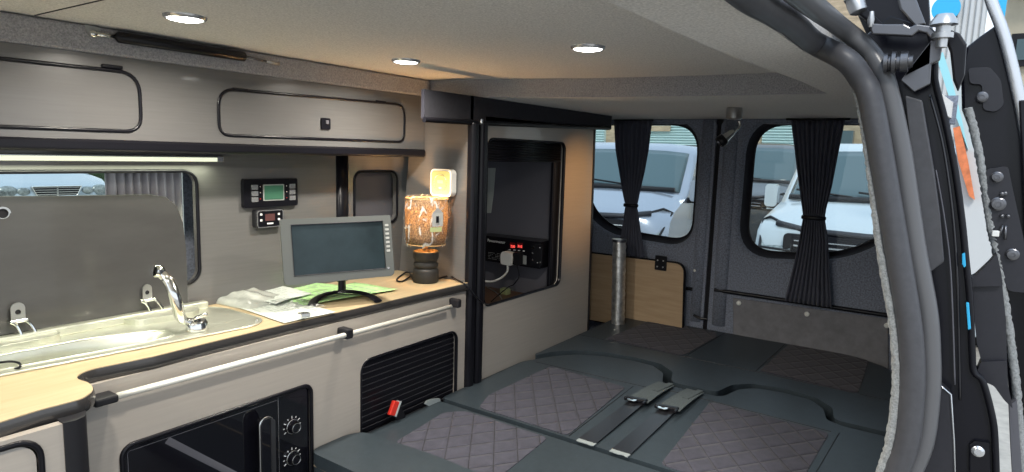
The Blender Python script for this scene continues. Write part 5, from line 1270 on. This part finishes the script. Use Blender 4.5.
vehicle('parked_van', 'dark van standing further back between the pale blue van and the white van', 3.3, 11.5, 1.95, 1.98, 'car_dark')
CP = PZ(57, 191, .1)
vehicle('parked_car', 'silver saloon car seen through the kitchen side window', CP.y, CP.x, 2.0, 1.45, 'car_silver', kind='car', yawdeg=86)
# buildings behind
bd = thing('building', 'low brick building with pale ribbed roller shutters behind the parked vans', 'building', (20, 6, GZ))
bm = nb(); box(bm, 19.6, 24, 1.6, 16, GZ, 7); obj('wall', bm, 'brick', bd)
for (y0, y1, z0, z1) in ((2.9, 4.7, 1.55, 3.6), (5.2, 9.2, 1.5, 3.6), (9.75, 13.5, 1.5, 3.6)):
    bm = nb(); N = 26
    for k in range(N):
        za = z0 + (z1 - z0) * k / N; zb = za + (z1 - z0) / N
        prism(bm, [(19.5, y0, za), (19.42, y0, (za + zb) / 2), (19.5, y0, zb), (19.6, y0, zb), (19.6, y0, za)], (0, y1 - y0, 0))
    obj('roller_shutter', bm, 'shutter', bd)
bm = nb(); box(bm, 19.38, 19.6, 1.9, 14, 1.32, 1.5); obj('ledge', bm, 'dark_metal', bd)
bm = nb(); box(bm, 19.36, 19.42, 7.45, 8.35, 1.95, 2.12); obj('sign', bm, 'brick', bd)
bm = nb(); box(bm, 19.3, 19.6, 2.35, 2.75, 1.5, 2.0); obj('window', bm, 'car_glass', bd)
# right: workshop front beyond the open door
ws_ = thing('workshop', 'white ribbed workshop front with blue sign edges seen past the open side door', 'building', (13, -.5, GZ))
bm = nb(); N = 8; y0, y1 = PX(985, 30, 13).y, PX(944, 30, 13).y + .1
for k in range(N):
    a = y0 + (y1 - y0) * k / N; b = a + (y1 - y0) / N
    prism(bm, [(13, a, GZ), (12.96, (a + b) / 2 - .02, GZ), (12.96, (a + b) / 2 + .02, GZ), (13, b, GZ), (13.1, b, GZ), (13.1, a, GZ)], (0, 0, 7.5))
obj('cladding', bm, 'wall_white', ws_)
c = PX(946, 9, 12.9); bm = nb(); lathe(bm, [(.20, 0), (.20, .05)], c, (-1, 0, 0), 28); obj('round_sign', bm, 'cyan', ws_)
bm = nb(); prism(bm, [PX(988, -20, 12.95), PX(1010, -20, 12.95), PX(1003, 30, 12.95), PX(990, 14, 12.95)], (.05, 0, 0)); obj('sign', bm, 'cyan', ws_)
gr = thing('garage', 'beige garage wall with a dark beam and a black framed window at the far right', 'building', (14, -2, GZ))
bm = nb(); box(bm, 14.2, 14.6, -5, PX(1000, 60, 14.2).y, GZ, 4.2); obj('wall', bm, 'wall_beige', gr)
bm = nb(); box(bm, 13.6, 14.2, -5, PX(1004, 30, 13.6).y, 4.2, 6.5); obj('beam', bm, 'dark_metal', gr)
bm = nb(); a = PX(1012, 34, 14.1); b = PX(1050, 62, 14.1); box(bm, 14.08, 14.2, b.y, a.y, b.z - .05, a.z); fw = obj('window', bm, 'black', gr)
bm = nb(); box(bm, 14.05, 14.08, b.y + .05, a.y - .08, b.z + .05, a.z - .10); obj('pane', bm, 'car_glass', fw)
# stacked things seen in the gap between body and sliding door
bn = thing('banner', 'white, pale blue and orange banner leaning behind the gap beside the sliding door', 'banner', (9.0, -.1, GZ))
def bpoly(nm, pts, m, x): bm = nb(); prism(bm, [PX(u, v, x) for u, v in pts], (.05, 0, 0)); obj(nm, bm, m, bn)
bpoly('sheet', [(945, 60), (956, 50), (962, 90), (972, 130), (984, 190), (1000, 260), (985, 340), (968, 300), (962, 200), (952, 120)], 'wall_white', 6.0)
bpoly('stripe', [(936, 56), (943, 52), (952, 80), (962, 120), (968, 150), (961, 130), (950, 100)], 'pale_cyan', 5.95)
bpoly('orange_panel', [(953, 128), (960, 126), (968, 160), (975, 200), (969, 196), (958, 160)], 'orange', 5.94)
# hedge beyond the silver car
bm = nb(); rnd = random.Random(11)
for k in range(9):
    c = Vector((5.2 + k * 1.2, 24 + rnd.uniform(-.4, .4), .2)); bmesh.ops.create_icosphere(bm, subdivisions=3, radius=1.3, matrix=Matrix.Translation(c))
for v in bm.verts: v.co += Vector((rnd.uniform(-1, 1), rnd.uniform(-1, 1), rnd.uniform(-1, 1))) * .12
tag(obj('hedge', bm, 'hedge'), 'dark green hedge behind the silver saloon car', 'hedge', kind='stuff')

# ================================================================== LIGHT
w = bpy.data.worlds.new('World'); bpy.context.scene.world = w; w.use_nodes = True; nt = w.node_tree
bg = nt.nodes['Background']
tcw = nt.nodes.new('ShaderNodeTexCoord'); sx = nt.nodes.new('ShaderNodeSeparateXYZ'); nt.links.new(tcw.outputs['Generated'], sx.inputs[0])
rp = nt.nodes.new('ShaderNodeValToRGB'); rp.color_ramp.elements[0].position = 0.0; rp.color_ramp.elements[0].color = (.80, .86, .92, 1)
rp.color_ramp.elements[1].position = 0.7; rp.color_ramp.elements[1].color = (.62, .78, 1.0, 1)
nt.links.new(sx.outputs[2], rp.inputs[0]); nt.links.new(rp.outputs[0], bg.inputs[0]); bg.inputs[1].default_value = 0.95
def light(kind, name, loc, energy, color, size=.1, rot=None, target=None, **k):
    l = bpy.data.lights.new(name, kind); l.energy = energy; l.color = color
    if kind == 'AREA': l.size = size; 
    elif kind == 'POINT': l.shadow_soft_size = size
    for a, b in k.items(): setattr(l, a, b)
    o = bpy.data.objects.new(name, l); col.objects.link(o); o.location = loc
    if target is not None: o.rotation_euler = (Vector(target) - Vector(loc)).to_track_quat('-Z', 'Y').to_euler()
    return o
light('SUN', 'daylight_sun', (0, 0, 5), 1.2, (1, .95, .87), target=(3.5, 1.8, 1.2), angle=math.radians(12))
for (u, v) in ((185, 16), (406, 60), (588, 46.5)):
    c = PZ(u, v, ZC); light('AREA', 'downlight_and_fill', (c.x, c.y, ZC - .012), 3.2, (1, .93, .82), .05, shape='DISK', spread=math.radians(160), target=(c.x, c.y, 0))
# unseen fill lamps towards the cab, added to brighten the interior
for (x, y) in ((.1, .66), (-.5, 1.17), (-.6, .66)):
    light('AREA', 'downlight_and_fill', (x, y, ZC - .012), 3.2, (1, .93, .82), .05, shape='DISK', spread=math.radians(160), target=(x, y, 0))
tgt_ = PY(577, 195, YK)
light('SPOT', 'reading_spot', h1 + dhead.normalized() * .004, 7.5, (1, .52, .18), target=tgt_, spot_size=math.radians(50), spot_blend=1.0, shadow_soft_size=.012)
light('POINT', 'table_lamp_glow', (lx, ly, WZ + .215), 6.5, (1, .56, .24), .02)
light('AREA', 'strip_lamp', (0.25, wally(1.11) - .022, 1.10), 1.6, (.95, 1, .74), .1, shape='RECTANGLE', target=(0.25, 1.45, .735))
bpy.data.objects['strip_lamp'].data.size = 1.3; bpy.data.objects['strip_lamp'].data.size_y = .012
o = bpy.data.objects['strip_lamp']; o.rotation_euler = Matrix.Rotation(math.radians(-12), 3, 'X').to_euler()

# ================================================================== CAMERA / VIEW
cd = bpy.data.cameras.new('Camera'); cam = bpy.data.objects.new('Camera', cd); col.objects.link(cam)
cd.sensor_width = 36; cd.sensor_fit = 'HORIZONTAL'; cd.lens = FOC / 1024 * 36; cd.clip_start = .02; cd.clip_end = 200
# image axes in world: u -> right, v -> down, w -> forward
right = Vector((Xc[0], Yc[0], Zc[0])); down = Vector((Xc[1], Yc[1], Zc[1])); fwd = Vector((Xc[2], Yc[2], Zc[2]))
R3 = Matrix((right, -down, -fwd)).transposed()
cam.matrix_world = Matrix.Translation(CAM) @ R3.to_4x4()
sc_ = bpy.context.scene; sc_.camera = cam
sc_.view_settings.view_transform = 'Standard'; sc_.view_settings.look = 'None'; sc_.view_settings.gamma = 1; sc_.view_settings.use_curve_mapping = False
sc_.view_settings.exposure = 0.75
